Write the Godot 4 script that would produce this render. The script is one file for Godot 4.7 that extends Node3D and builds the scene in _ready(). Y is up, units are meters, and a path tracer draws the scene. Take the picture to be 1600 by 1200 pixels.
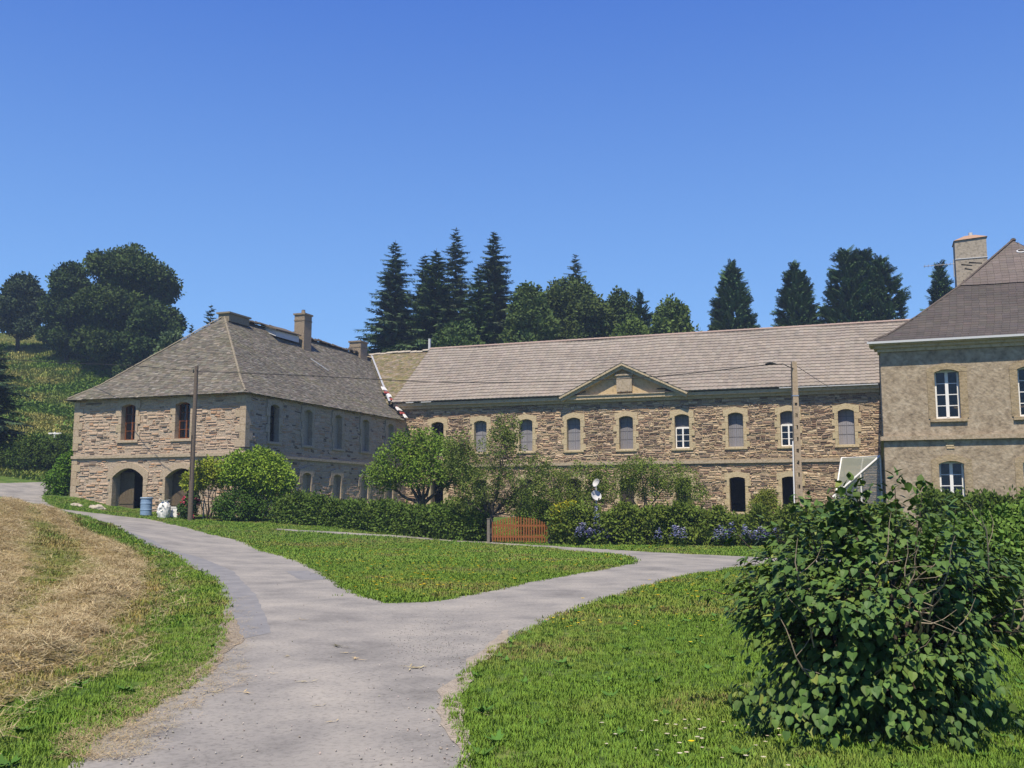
extends Node3D
# An abbey farm round a courtyard: a slate-roofed stone wing, a long tiled stone range, a rendered house, seen from a forking lane.
# World axes follow the buildings: x along the long range, -z into the court. Metres.

const F := 1550.0            # focal length in photo pixels (1600 x 1200)
const YAW := 0.355174
const PITCH := 0.121998
const EYE := Vector3(0, 1.6, 0)
const GS := 1.5              # terrain grid
const GX0 := -126.0
const GZ0 := -159.0
const GNX := 118
const GNZ := 118

var view: Basis
var rng := RandomNumberGenerator.new()
var M := {}                  # materials
var tp := PackedFloat64Array()   # terrain control points u, d
var tw := PackedFloat64Array()   # spline weights
var hg := PackedFloat32Array()
var taken := {}
var road_poly: PackedVector2Array
var hay_poly: PackedVector2Array
var hay_edge: PackedVector2Array
var soil_noise := FastNoiseLite.new()

# ---------- mesh collector ----------
class MB:
	var v := PackedVector3Array()
	var n := PackedVector3Array()
	var c := PackedColorArray()
	var uv := PackedVector2Array()
	var col := Color.WHITE
	func tri(a: Vector3, b: Vector3, d: Vector3) -> void:
		var m := (a - d).cross(a - b).normalized()
		v.append(a); v.append(b); v.append(d)
		for i in 3:
			n.append(m); c.append(col)
	func face(p: Array, out: Vector3) -> void:
		var a: Vector3 = p[0]
		var b: Vector3 = p[1]
		var m: Vector3 = (a - (p[2] as Vector3)).cross(a - b).normalized()
		var flip := m.dot(out) < 0.0
		if flip: m = -m
		for i in range(1, p.size() - 1):
			v.append(a)
			if flip:
				v.append(p[i + 1]); v.append(p[i])
			else:
				v.append(p[i]); v.append(p[i + 1])
			for k in 3:
				n.append(m); c.append(col)
	func hexa(p: Array) -> void:   # 0-3 one side, 4-7 the opposite side
		var mid := Vector3.ZERO
		for q in p: mid += q
		mid /= 8.0
		for f in [[0, 1, 2, 3], [4, 5, 6, 7], [0, 1, 5, 4], [1, 2, 6, 5], [2, 3, 7, 6], [3, 0, 4, 7]]:
			var q := [p[f[0]], p[f[1]], p[f[2]], p[f[3]]]
			face(q, (q[0] + q[1] + q[2] + q[3]) / 4.0 - mid)
	func box(a: Vector3, b: Vector3) -> void:
		hexa([Vector3(a.x, a.y, a.z), Vector3(b.x, a.y, a.z), Vector3(b.x, b.y, a.z), Vector3(a.x, b.y, a.z), Vector3(a.x, a.y, b.z), Vector3(b.x, a.y, b.z), Vector3(b.x, b.y, b.z), Vector3(a.x, b.y, b.z)])
	func cbox(a: Vector3, b: Vector3, e: float) -> void:   # box whose +z face is chamfered by e
		box(a, Vector3(b.x, b.y, b.z - e))
		var p := [Vector3(a.x, a.y, b.z - e), Vector3(b.x, a.y, b.z - e), Vector3(b.x, b.y, b.z - e), Vector3(a.x, b.y, b.z - e)]
		var q := [Vector3(a.x + e, a.y + e, b.z), Vector3(b.x - e, a.y + e, b.z), Vector3(b.x - e, b.y - e, b.z), Vector3(a.x + e, b.y - e, b.z)]
		var mid := (a + b) / 2.0
		face(q, Vector3(0, 0, 1))
		for i in 4:
			var j := (i + 1) % 4
			face([p[i], p[j], q[j], q[i]], (p[i] + p[j]) / 2.0 - mid)
	func prism(poly: PackedVector2Array, z0: float, z1: float) -> void:   # extruded outline in xy
		var ids := Geometry2D.triangulate_polygon(poly)
		for k in range(0, ids.size(), 3):
			var t := []
			for i in 3: t.append(poly[ids[k + i]])
			face([Vector3(t[0].x, t[0].y, z1), Vector3(t[1].x, t[1].y, z1), Vector3(t[2].x, t[2].y, z1)], Vector3(0, 0, 1))
			face([Vector3(t[0].x, t[0].y, z0), Vector3(t[1].x, t[1].y, z0), Vector3(t[2].x, t[2].y, z0)], Vector3(0, 0, -1))
		var cw := Geometry2D.is_polygon_clockwise(poly)
		for i in poly.size():
			var a := poly[i]
			var b := poly[(i + 1) % poly.size()]
			var o := Vector3(b.y - a.y, a.x - b.x, 0) * (-1.0 if cw else 1.0)
			face([Vector3(a.x, a.y, z0), Vector3(b.x, b.y, z0), Vector3(b.x, b.y, z1), Vector3(a.x, a.y, z1)], o)
	func tube(p: Array, r: Array, sides := 7) -> void:
		var rings := []
		var dirs := []
		var side := Vector3.RIGHT
		for i in p.size():
			var a: Vector3 = p[maxi(i - 1, 0)]
			var b: Vector3 = p[mini(i + 1, p.size() - 1)]
			var t := (b - a).normalized()
			if i == 0 and absf(t.dot(side)) > 0.9: side = Vector3.FORWARD
			side = (side - t * side.dot(t)).normalized()
			var up := t.cross(side)
			var ring := []
			var dd := []
			for k in sides:
				var w := TAU * k / sides
				var o := side * cos(w) + up * sin(w)
				dd.append(o); ring.append(p[i] + o * r[i])
			rings.append(ring); dirs.append(dd)
		for i in p.size() - 1:
			for k in sides:
				var j := (k + 1) % sides
				var q := [rings[i][k], rings[i][j], rings[i + 1][j], rings[i + 1][k]]
				var m := [dirs[i][k], dirs[i][j], dirs[i + 1][j], dirs[i + 1][k]]
				for s in [0, 2, 1, 0, 3, 2]:
					v.append(q[s]); n.append(m[s]); c.append(col)
		for e in [0, p.size() - 1]:
			face(rings[e], p[e] - p[1 if e == 0 else e - 1])
	func lathe(prof: Array, sides := 20, at := Vector3.ZERO) -> void:   # [radius, height] pairs
		for i in prof.size() - 1:
			var a: Vector2 = prof[i]
			var b: Vector2 = prof[i + 1]
			var o := Vector2(b.y - a.y, a.x - b.x).normalized()
			for k in sides:
				var w0 := TAU * k / sides
				var w1 := TAU * (k + 1) / sides
				var d0 := Vector3(cos(w0), 0, sin(w0))
				var d1 := Vector3(cos(w1), 0, sin(w1))
				var q := [at + d0 * a.x + Vector3.UP * a.y, at + d1 * a.x + Vector3.UP * a.y, at + d1 * b.x + Vector3.UP * b.y, at + d0 * b.x + Vector3.UP * b.y]
				var m := [d0 * o.x + Vector3.UP * o.y, d1 * o.x + Vector3.UP * o.y, d1 * o.x + Vector3.UP * o.y, d0 * o.x + Vector3.UP * o.y]
				for s in [0, 1, 2, 0, 2, 3]:
					v.append(q[s]); n.append(m[s]); c.append(col)
	func mesh() -> ArrayMesh:
		var a := []
		a.resize(Mesh.ARRAY_MAX)
		a[Mesh.ARRAY_VERTEX] = v
		a[Mesh.ARRAY_NORMAL] = n
		a[Mesh.ARRAY_COLOR] = c
		if uv.size() == v.size(): a[Mesh.ARRAY_TEX_UV] = uv
		var m := ArrayMesh.new()
		if v.size(): m.add_surface_from_arrays(Mesh.PRIMITIVE_TRIANGLES, a)
		return m

# ---------- nodes ----------
func numbered(called: String) -> String:
	var k: int = taken.get(called, 0)
	taken[called] = k + 1
	return called if k == 0 else "%s_%03d" % [called, k]

func tag(o: Node3D, label: String, category: String, group := "", kind := "") -> Node3D:
	if label: o.set_meta("label", label)
	if category: o.set_meta("category", category)
	if group: o.set_meta("group", group)
	if kind: o.set_meta("kind", kind)
	return o

func thing(called: String, label: String, category: String, at: Vector3, turn := 0.0, group := "") -> Node3D:
	var o := Node3D.new()
	o.name = numbered(called)
	add_child(o)
	o.position = at
	o.rotation.y = turn
	tag(o, label, category, group)
	return o

func put(called: String, m: Mesh, mat_: Material, parent: Node3D, at := Transform3D()) -> MeshInstance3D:   # at: in the parent's own axes
	var o := MeshInstance3D.new()
	o.name = called if parent != self else numbered(called)
	o.mesh = m
	o.material_override = mat_
	parent.add_child(o, true)
	o.transform = at
	return o

func putw(called: String, m: Mesh, mat_: Material, parent: Node3D) -> MeshInstance3D:   # mesh given in world axes
	var o := put(called, m, mat_, parent)
	o.global_transform = Transform3D()
	return o

func structure(called: String, m: Mesh, mat_: Material) -> MeshInstance3D:
	var o := put(called, m, mat_, self)
	o.set_meta("kind", "structure")
	return o

func many(called: String, m: Mesh, mat_: Material, parent: Node3D, ts: Array, cs: Array) -> MultiMeshInstance3D:   # transforms in the parent's axes
	var mm := MultiMesh.new()
	mm.transform_format = MultiMesh.TRANSFORM_3D
	mm.use_colors = true
	mm.mesh = m
	mm.instance_count = ts.size()
	for i in ts.size():
		mm.set_instance_transform(i, ts[i])
		mm.set_instance_color(i, cs[i])
	var o := MultiMeshInstance3D.new()
	o.name = called if parent != self else numbered(called)
	o.multimesh = mm
	o.material_override = mat_
	parent.add_child(o, true)
	o.set_meta("kind", "stuff")
	return o

# ---------- materials ----------
func lin(r: float, g: float, b: float) -> Color:
	return Color(r, g, b).linear_to_srgb()

func ntex(sd: int, freq: float, stops: Array, oct := 4, size := 512, ridged := false) -> NoiseTexture2D:   # stops: [offset, linear colour]
	var f := FastNoiseLite.new()
	f.seed = sd
	f.frequency = freq
	f.fractal_octaves = oct
	if ridged: f.fractal_type = FastNoiseLite.FRACTAL_RIDGED
	var g := Gradient.new()
	var os := PackedFloat32Array()
	var cs := PackedColorArray()
	for s in stops:
		os.append(s[0]); cs.append((s[1] as Color).linear_to_srgb())
	g.offsets = os
	g.colors = cs
	var t := NoiseTexture2D.new()
	t.width = size
	t.height = size
	t.seamless = true
	t.noise = f
	t.color_ramp = g
	return t

func bump(sd: int, freq: float, strength: float, oct := 4) -> NoiseTexture2D:
	var t := ntex(sd, freq, [[0.0, Color.BLACK], [1.0, Color.WHITE]], oct)
	t.color_ramp = null
	t.as_normal_map = true
	t.bump_strength = strength
	return t

func grey(a: float) -> Color:
	return Color(a, a, a)

func mat(c: Color, rough := 0.9, tex: Texture2D = null, scale := 1.0, nrm: Texture2D = null, nscale := 1.0, vc := true) -> StandardMaterial3D:
	var m := StandardMaterial3D.new()
	m.albedo_color = c
	m.roughness = rough
	m.metallic_specular = 0.35
	m.vertex_color_use_as_albedo = vc
	m.cull_mode = BaseMaterial3D.CULL_DISABLED
	if tex or nrm:
		m.uv1_triplanar = true
		m.uv1_world_triplanar = true
		m.uv1_scale = Vector3.ONE * scale
		m.albedo_texture = tex
		if nrm:
			m.normal_enabled = true
			m.normal_texture = nrm
			m.normal_scale = nscale
	return m

func leafmat(c: Color, through: float, rough := 0.6) -> StandardMaterial3D:
	var m := mat(c, rough)
	m.metallic_specular = 0.18
	m.backlight_enabled = true
	m.backlight = Color(through * 0.9, through, through * 0.25)
	return m

# ---------- pixels, terrain ----------
func ray(px: float, py: float) -> Vector3:
	return view * Vector3((px - 800.0) / F, -(py - 600.0) / F, -1.0)

func at_depth(px: float, py: float, d: float) -> Vector3:
	return EYE + ray(px, py) * d

func at_ground(px: float, py: float) -> Vector3:
	var r := ray(px, py)
	var t := 3.0
	while t < 160.0:
		var q := EYE + r * t
		if q.y < hgt(q.x, q.z):
			var a := t - 0.3
			for i in 12:
				var mid := (a + t) / 2.0
				q = EYE + r * mid
				if q.y < hgt(q.x, q.z): t = mid
				else: a = mid
			return q
		t += 0.3
	return EYE + r * t

func on_ground(u: float, d: float, lift := 0.0) -> Vector3:   # u metres right of, d metres ahead of the viewpoint
	var x := u * cos(YAW) - d * sin(YAW)
	var z := -u * sin(YAW) - d * cos(YAW)
	return Vector3(x, hgt(x, z) + lift, z)

func solve_terrain() -> void:
	var p := []   # u, d, height
	for a in [[-6, 2], [0, 2], [6, 2], [0, 8], [5, 9], [12, 8], [0, 16], [8, 16], [16, 16], [6, 25], [15, 25], [0, 28], [-3, 12]]: p.append([a[0], a[1], 0.0])
	p.append_array([[15, 35, .05], [25, 45, .4], [5, 38, 0.0], [0, 42.3, .02], [9, 38, 0.0], [-21.6, 56.2, 1.33], [-18.2, 55.0, 1.2], [-5, 16, .05]])
	for a in [[480, 822, 46], [400, 815, 50.5], [60, 778, 60], [40, 755, 68], [300, 832, 42], [200, 808, 50], [400, 865, 31], [245, 860, 31], [0, 787, 33], [130, 828, 33], [0, 900, 20], [0, 840, 26], [0, 1000, 11.6], [60, 735, 74], [60, 650, 95], [30, 600, 110], [100, 570, 120], [200, 562, 125], [50, 520, 150], [120, 690, 84]]:
		p.append([(a[0] - 800.0) / F * a[2], a[2], 1.6 + (790.0 - a[1]) * a[2] / F * 0.995])
	for a in [[-32.15, -45.18, .95], [-43.9, -45.18, 2.2], [-32.15, -64.6, 1.0], [0, -64.6, .95], [-16, -64.6, .95], [.16, -45.2, .5], [12, -45.2, .5], [-44, -64, 3.0], [-38, -55, 1.5]]:
		p.append([a[0] * cos(YAW) - a[1] * sin(YAW), -a[0] * sin(YAW) - a[1] * cos(YAW), a[2]])
	p.append_array([[-30, 100, 9], [-20, 130, 16], [0, 110, 7], [30, 110, 6], [60, 110, 6], [0, 90, 4], [40, 85, 3], [60, 60, 2], [60, 30, 1], [30, 20, .1], [-12, 8, .3], [-25, 15, 1.6], [-40, 30, 3.2], [-60, 60, 7], [-80, 100, 16], [-20, 0, 1], [0, -15, 0], [25, -10, 0], [-110, 160, 30], [0, 200, 20], [80, 180, 12], [-30, 190, 28]])
	var n := p.size()
	var rows := []
	for i in n + 3:
		var r := PackedFloat64Array()
		r.resize(n + 4)
		rows.append(r)
	for i in n:
		for j in n:
			rows[i][j] = kern(p[i][0] - p[j][0], p[i][1] - p[j][1]) + (2.0 if i == j else 0.0)
		rows[i][n] = 1.0; rows[i][n + 1] = p[i][0]; rows[i][n + 2] = p[i][1]; rows[i][n + 3] = p[i][2]
		rows[n][i] = 1.0; rows[n + 1][i] = p[i][0]; rows[n + 2][i] = p[i][1]
	var N := n + 3
	for k in N:
		var best := k
		for i in range(k + 1, N):
			if absf(rows[i][k]) > absf(rows[best][k]): best = i
		var t: PackedFloat64Array = rows[k]
		rows[k] = rows[best]
		rows[best] = t
		var pk: PackedFloat64Array = rows[k]
		for i in range(k + 1, N):
			var ri: PackedFloat64Array = rows[i]
			var f := ri[k] / pk[k]
			if f != 0.0:
				for j in range(k, N + 1): ri[j] -= f * pk[j]
				rows[i] = ri
	tw.resize(N)
	for k in range(N - 1, -1, -1):
		var s: float = rows[k][N]
		for j in range(k + 1, N): s -= rows[k][j] * tw[j]
		tw[k] = s / rows[k][k]
	for a in p:
		tp.append(a[0]); tp.append(a[1])

func kern(a: float, b: float) -> float:
	var r2 := a * a + b * b
	return 0.5 * r2 * log(r2 + 1e-12) if r2 > 0.0 else 0.0

func spline(x: float, z: float) -> float:
	var u := x * cos(YAW) - z * sin(YAW)
	var d := -x * sin(YAW) - z * cos(YAW)
	var n := tp.size() / 2
	var s := tw[n] + tw[n + 1] * u + tw[n + 2] * d
	for i in n:
		var a := tp[2 * i] - u
		var b := tp[2 * i + 1] - d
		var r2 := a * a + b * b + 1e-9
		s += tw[i] * 0.5 * r2 * log(r2)
	return clampf(s, -0.6, 46.0)

func hgt(x: float, z: float) -> float:
	var gx := clampf((x - GX0) / GS, 0.0, GNX - 1.001)
	var gz := clampf((z - GZ0) / GS, 0.0, GNZ - 1.001)
	var i := int(gx)
	var j := int(gz)
	var fx := gx - i
	var fz := gz - j
	var k := j * GNX + i
	var a := hg[k]
	var b := hg[k + 1]
	var c := hg[k + GNX + 1]
	var d := hg[k + GNX]
	if fx > fz: return a + fx * (b - a) + fz * (c - b)
	return a + fz * (d - a) + fx * (c - d)

func slope_at(x: float, z: float) -> Vector3:
	return Vector3(hgt(x - 0.8, z) - hgt(x + 0.8, z), 1.6, hgt(x, z - 0.8) - hgt(x, z + 0.8)).normalized()

func ground_mesh() -> ArrayMesh:
	var st := SurfaceTool.new()
	st.begin(Mesh.PRIMITIVE_TRIANGLES)
	for j in GNZ:
		for i in GNX:
			var x := GX0 + i * GS
			var z := GZ0 + j * GS
			st.set_normal(slope_at(x, z))
			st.add_vertex(Vector3(x, hg[j * GNX + i], z))
	for j in GNZ - 1:
		for i in GNX - 1:
			var k := j * GNX + i
			for s in [k, k + 1, k + GNX + 1, k, k + GNX + 1, k + GNX]: st.add_index(s)
	# the land beyond, in large cells that dip under the grid's rim
	var base := GNX * GNZ
	var ns := 41
	for j in ns:
		for i in ns:
			var x := -620.0 + i * 30.0
			var z := -700.0 + j * 30.0
			var inside := x > GX0 - 20 and x < GX0 + GNX * GS + 20 and z > GZ0 - 20 and z < GZ0 + GNZ * GS + 20
			st.set_normal(Vector3.UP)
			st.add_vertex(Vector3(x, hgt(x, z) - (3.0 if inside else 0.4), z))
	for j in ns - 1:
		for i in ns - 1:
			var k := base + j * ns + i
			for s in [k, k + 1, k + ns + 1, k, k + ns + 1, k + ns]: st.add_index(s)
	return st.commit()

func drape(poly: PackedVector2Array, lift: float) -> ArrayMesh:
	var mb := MB.new()
	var lo := poly[0]
	var hi := poly[0]
	for p in poly:
		lo = lo.min(p); hi = hi.max(p)
	var i0 := int((lo.x - GX0) / GS)
	var i1 := int((hi.x - GX0) / GS)
	var j0 := int((lo.y - GZ0) / GS)
	var j1 := int((hi.y - GZ0) / GS)
	for i in range(i0, i1 + 1):
		for j in range(j0, j1 + 1):
			var a := Vector2(GX0 + i * GS, GZ0 + j * GS)
			var b := a + Vector2(GS, GS)
			for half in [[a, Vector2(b.x, a.y), b], [a, b, Vector2(a.x, b.y)]]:
				for part in Geometry2D.intersect_polygons(PackedVector2Array(half), poly):
					if Geometry2D.is_polygon_clockwise(part): continue
					var ids := Geometry2D.triangulate_polygon(part)
					for k in range(0, ids.size(), 3):
						var t := []
						for s in 3:
							var q: Vector2 = part[ids[k + s]]
							t.append(Vector3(q.x, hgt(q.x, q.y) + lift, q.y))
						mb.face(t, Vector3.UP)
	for k in mb.v.size(): mb.n[k] = slope_at(mb.v[k].x, mb.v[k].z)
	return mb.mesh()

func ground_poly(pix: Array) -> PackedVector2Array:   # pixels, or world points given as Vector2
	var out := PackedVector2Array()
	for p in pix:
		if p is Vector2: out.append(p)
		else:
			var q := at_ground(p[0], p[1])
			out.append(Vector2(q.x, q.z))
	return out

func ragged(poly: PackedVector2Array, step: float, amount: float, sd: int) -> PackedVector2Array:   # an outline with an uneven edge
	var f := FastNoiseLite.new()
	f.seed = sd
	f.frequency = 0.9
	var out := PackedVector2Array()
	for i in poly.size():
		var a := poly[i]
		var b := poly[(i + 1) % poly.size()]
		var k := maxi(1, int(a.distance_to(b) / step))
		var o := (b - a).orthogonal().normalized()
		for s in k:
			var q := a.lerp(b, float(s) / k)
			out.append(q + o * f.get_noise_2d(q.x, q.y) * amount * 2.0)
	return out

func edge_dist(p: Vector2, line: PackedVector2Array) -> float:
	var best := 1e9
	for i in line.size() - 1:
		best = minf(best, p.distance_squared_to(Geometry2D.get_closest_point_to_segment(p, line[i], line[i + 1])))
	return sqrt(best)

func rnd(a: float, b: float) -> float:
	return rng.randf_range(a, b)

func tint(c: Color, amount: float) -> Color:
	var k := 1.0 + rnd(-amount, amount)
	return Color(c.r * k * (1.0 + rnd(-.3, .3) * amount), c.g * k, c.b * k * (1.0 + rnd(-.3, .3) * amount))

# ---------- masonry ----------
func wall_core(L: float, y0: float, y1: float, ops: Array, T: float) -> ArrayMesh:   # outer face on z = 0, holes cut through
	var xs := [0.0, L]
	var ys := [y0, y1]
	for r in ops:
		xs.append_array([r.position.x, r.end.x]); ys.append_array([r.position.y, r.end.y])
	xs.sort(); ys.sort()
	var mb := MB.new()
	for i in xs.size() - 1:
		if xs[i + 1] - xs[i] < 0.001: continue
		for j in ys.size() - 1:
			if ys[j + 1] - ys[j] < 0.001: continue
			var mid := Vector2(xs[i] + xs[i + 1], ys[j] + ys[j + 1]) / 2.0
			var hole := false
			for r in ops:
				if r.has_point(mid): hole = true
			if hole: continue
			for z in [0.0, -T]:
				mb.face([Vector3(xs[i], ys[j], z), Vector3(xs[i + 1], ys[j], z), Vector3(xs[i + 1], ys[j + 1], z), Vector3(xs[i], ys[j + 1], z)], Vector3(0, 0, z + T / 2))
	for r in ops:
		var a: Vector2 = r.position
		var b: Vector2 = r.end
		var q := [Vector2(a.x, a.y), Vector2(b.x, a.y), Vector2(b.x, b.y), Vector2(a.x, b.y)]
		var mid: Vector2 = (a + b) / 2.0
		for i in 4:
			var s: Vector2 = q[i]
			var t: Vector2 = q[(i + 1) % 4]
			mb.face([Vector3(s.x, s.y, 0), Vector3(t.x, t.y, 0), Vector3(t.x, t.y, -T), Vector3(s.x, s.y, -T)], Vector3(mid.x - (s.x + t.x) / 2, mid.y - (s.y + t.y) / 2, 0))
	for x in [0.0, L]:
		mb.face([Vector3(x, y0, 0), Vector3(x, y1, 0), Vector3(x, y1, -T), Vector3(x, y0, -T)], Vector3(x - L / 2, 0, 0))
	mb.face([Vector3(0, y1, 0), Vector3(L, y1, 0), Vector3(L, y1, -T), Vector3(0, y1, -T)], Vector3.UP)
	return mb.mesh()

func one_stone(mb: MB, x0: float, x1: float, ya: float, yb: float, yc: float, yd: float, proud: float) -> void:   # ya yb bottom ends, yc yd top ends
	var w := x1 - x0
	var h := yc - ya
	var e := minf(0.022, h * 0.2)
	var j := func(s: float) -> float: return rng.randf_range(-s, s)
	var sk := minf(0.05, w * 0.12)
	var p := [Vector3(x0, ya, -0.01), Vector3(x1, yb, -0.01), Vector3(x1, yd, -0.01), Vector3(x0, yc, -0.01)]
	var q := [Vector3(x0 + e + absf(j.call(sk)), ya + e + absf(j.call(h * .16)), proud), Vector3(x1 - e - absf(j.call(sk)), yb + e + absf(j.call(h * .16)), proud + j.call(.008)), Vector3(x1 - e - absf(j.call(sk)), yd - e - absf(j.call(h * .16)), proud + j.call(.008)), Vector3(x0 + e + absf(j.call(sk)), yc - e - absf(j.call(h * .16)), proud)]
	mb.face(q, Vector3(0, 0, 1))
	var mid: Vector3 = (p[0] + p[2]) / 2.0
	for i in 4:
		var k := (i + 1) % 4
		mb.face([p[i], p[k], q[k], q[i]], (p[i] + p[k]) / 2.0 - mid + Vector3(0, 0, 0.2))

func stones(wall: Node3D, L: float, y0: float, y1: float, ops: Array, ch: Vector2, cw: Vector2, palette: Array, singles: int, gap: float, proud: Vector2, miss: float) -> void:
	var wob := FastNoiseLite.new()
	wob.seed = 11 + int(L)
	wob.frequency = 0.22
	var all := []
	# uncoursed: bands cut into short runs, each run with rows of its own
	var laid := []
	var y := y0
	while y < y1:
		var band := rnd(.3, .52)
		var x := rnd(-1.0, 0.0)
		while x < L:
			var run := rnd(.45, 1.7)
			var at := y
			while at < y + band - .03:
				var h := minf(rnd(ch.x, ch.y), y + band - at)
				if y + band - at - h < .05: h = y + band - at
				var sx := x
				while sx < x + run:
					var w := minf(rnd(cw.x, cw.y) * (0.55 if rng.randf() < 0.35 else 1.0), x + run - sx)
					if x + run - sx - w < .1: w = x + run - sx
					laid.append([sx, at, w, h])
					sx += w
				at += h
			x += run
		y += band
	for q in laid:
			var h: float = q[3]
			y = q[1]
			var a := maxf(q[0], 0.0) + gap / 2
			var b := minf(q[0] + q[2], L) - gap / 2
			var ya := y + wob.get_noise_2d(a * 3.0, y * 0.7) * 0.14 + gap / 2
			var yb := y + wob.get_noise_2d(b * 3.0, y * 0.7) * 0.14 + gap / 2
			var yc := y + h + wob.get_noise_2d(a * 3.0, (y + h) * 0.7) * 0.14 - gap / 2
			var yd := y + h + wob.get_noise_2d(b * 3.0, (y + h) * 0.7) * 0.14 - gap / 2
			var hit := false
			for r in ops:
				var rr: Rect2 = r
				if maxf(yc, yd) > rr.position.y and minf(ya, yb) < rr.end.y and b > rr.position.x and a < rr.end.x:
					if a < rr.position.x - 0.07 and b > rr.position.x: b = rr.position.x - gap / 2
					elif b > rr.end.x + 0.07 and a < rr.end.x: a = rr.end.x + gap / 2
					else: hit = true
			if hit or b - a < 0.06 or rng.randf() < miss: continue
			var hs := rnd(0.0, 0.02) if rng.randf() < 0.4 else 0.0
			all.append([a, b, ya + hs, yb, yc, yd - hs, (b - a) * (yc - ya)])
	all.sort_custom(func(p, q): return p[6] > q[6])
	var mb := MB.new()
	for i in all.size():
		var s: Array = all[i]
		if i < singles:
			var o := MeshInstance3D.new()
			o.name = "stone"
			o.mesh = M.stone_mesh[rng.randi() % M.stone_mesh.size()]
			var pick: Color = palette[rng.randi() % palette.size()]
			var key := "stone_%.3f_%.3f" % [pick.r, pick.g]
			if not M.has(key): M[key] = mat(pick.linear_to_srgb(), 0.95, M.stone_tex, 0.9, M.stone_nrm, 1.0, false)
			o.material_override = M[key]
			wall.add_child(o, true)
			o.transform = Transform3D(Basis.from_scale(Vector3(s[1] - s[0], minf(s[4] - s[2], s[5] - s[3]), rnd(0.7, 1.4))), Vector3(s[0], maxf(s[2], s[3]) - 0.005, 0))
		else:
			mb.col = tint(palette[rng.randi() % palette.size()], 0.14)
			one_stone(mb, s[0], s[1], s[2], s[3], s[4], s[5], rnd(proud.x, proud.y))
	if mb.v.size():
		var o := put("rubble_stone", mb.mesh(), M.rubble, wall)
		o.set_meta("kind", "stuff")

func make_stone_meshes() -> void:
	M.stone_mesh = []
	for k in 8:
		var mb := MB.new()
		var p := [Vector3(0, rnd(0, .12), -.01), Vector3(1, rnd(0, .12), -.01), Vector3(1, 1 - rnd(0, .15), -.01), Vector3(0, 1 - rnd(0, .15), -.01)]
		var q := [Vector3(rnd(.03, .09), rnd(.13, .26), .035), Vector3(1 - rnd(.03, .09), rnd(.13, .26), .04), Vector3(1 - rnd(.03, .09), 1 - rnd(.16, .3), .033), Vector3(rnd(.03, .09), 1 - rnd(.16, .3), .03)]
		mb.face(q, Vector3(0, 0, 1))
		for i in 4:
			var j := (i + 1) % 4
			mb.face([p[i], p[j], q[j], q[i]], (p[i] + p[j]) / 2.0 - Vector3(.5, .5, -.2))
		M.stone_mesh.append(mb.mesh())

# ---------- roofs ----------
func along_profile(prof: Array, s: float) -> Vector2:
	for i in prof.size() - 1:
		var l: float = (prof[i + 1] as Vector2).distance_to(prof[i])
		if s <= l or i == prof.size() - 2: return (prof[i] as Vector2).lerp(prof[i + 1], s / l)
		s -= l
	return prof[-1]

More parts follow.
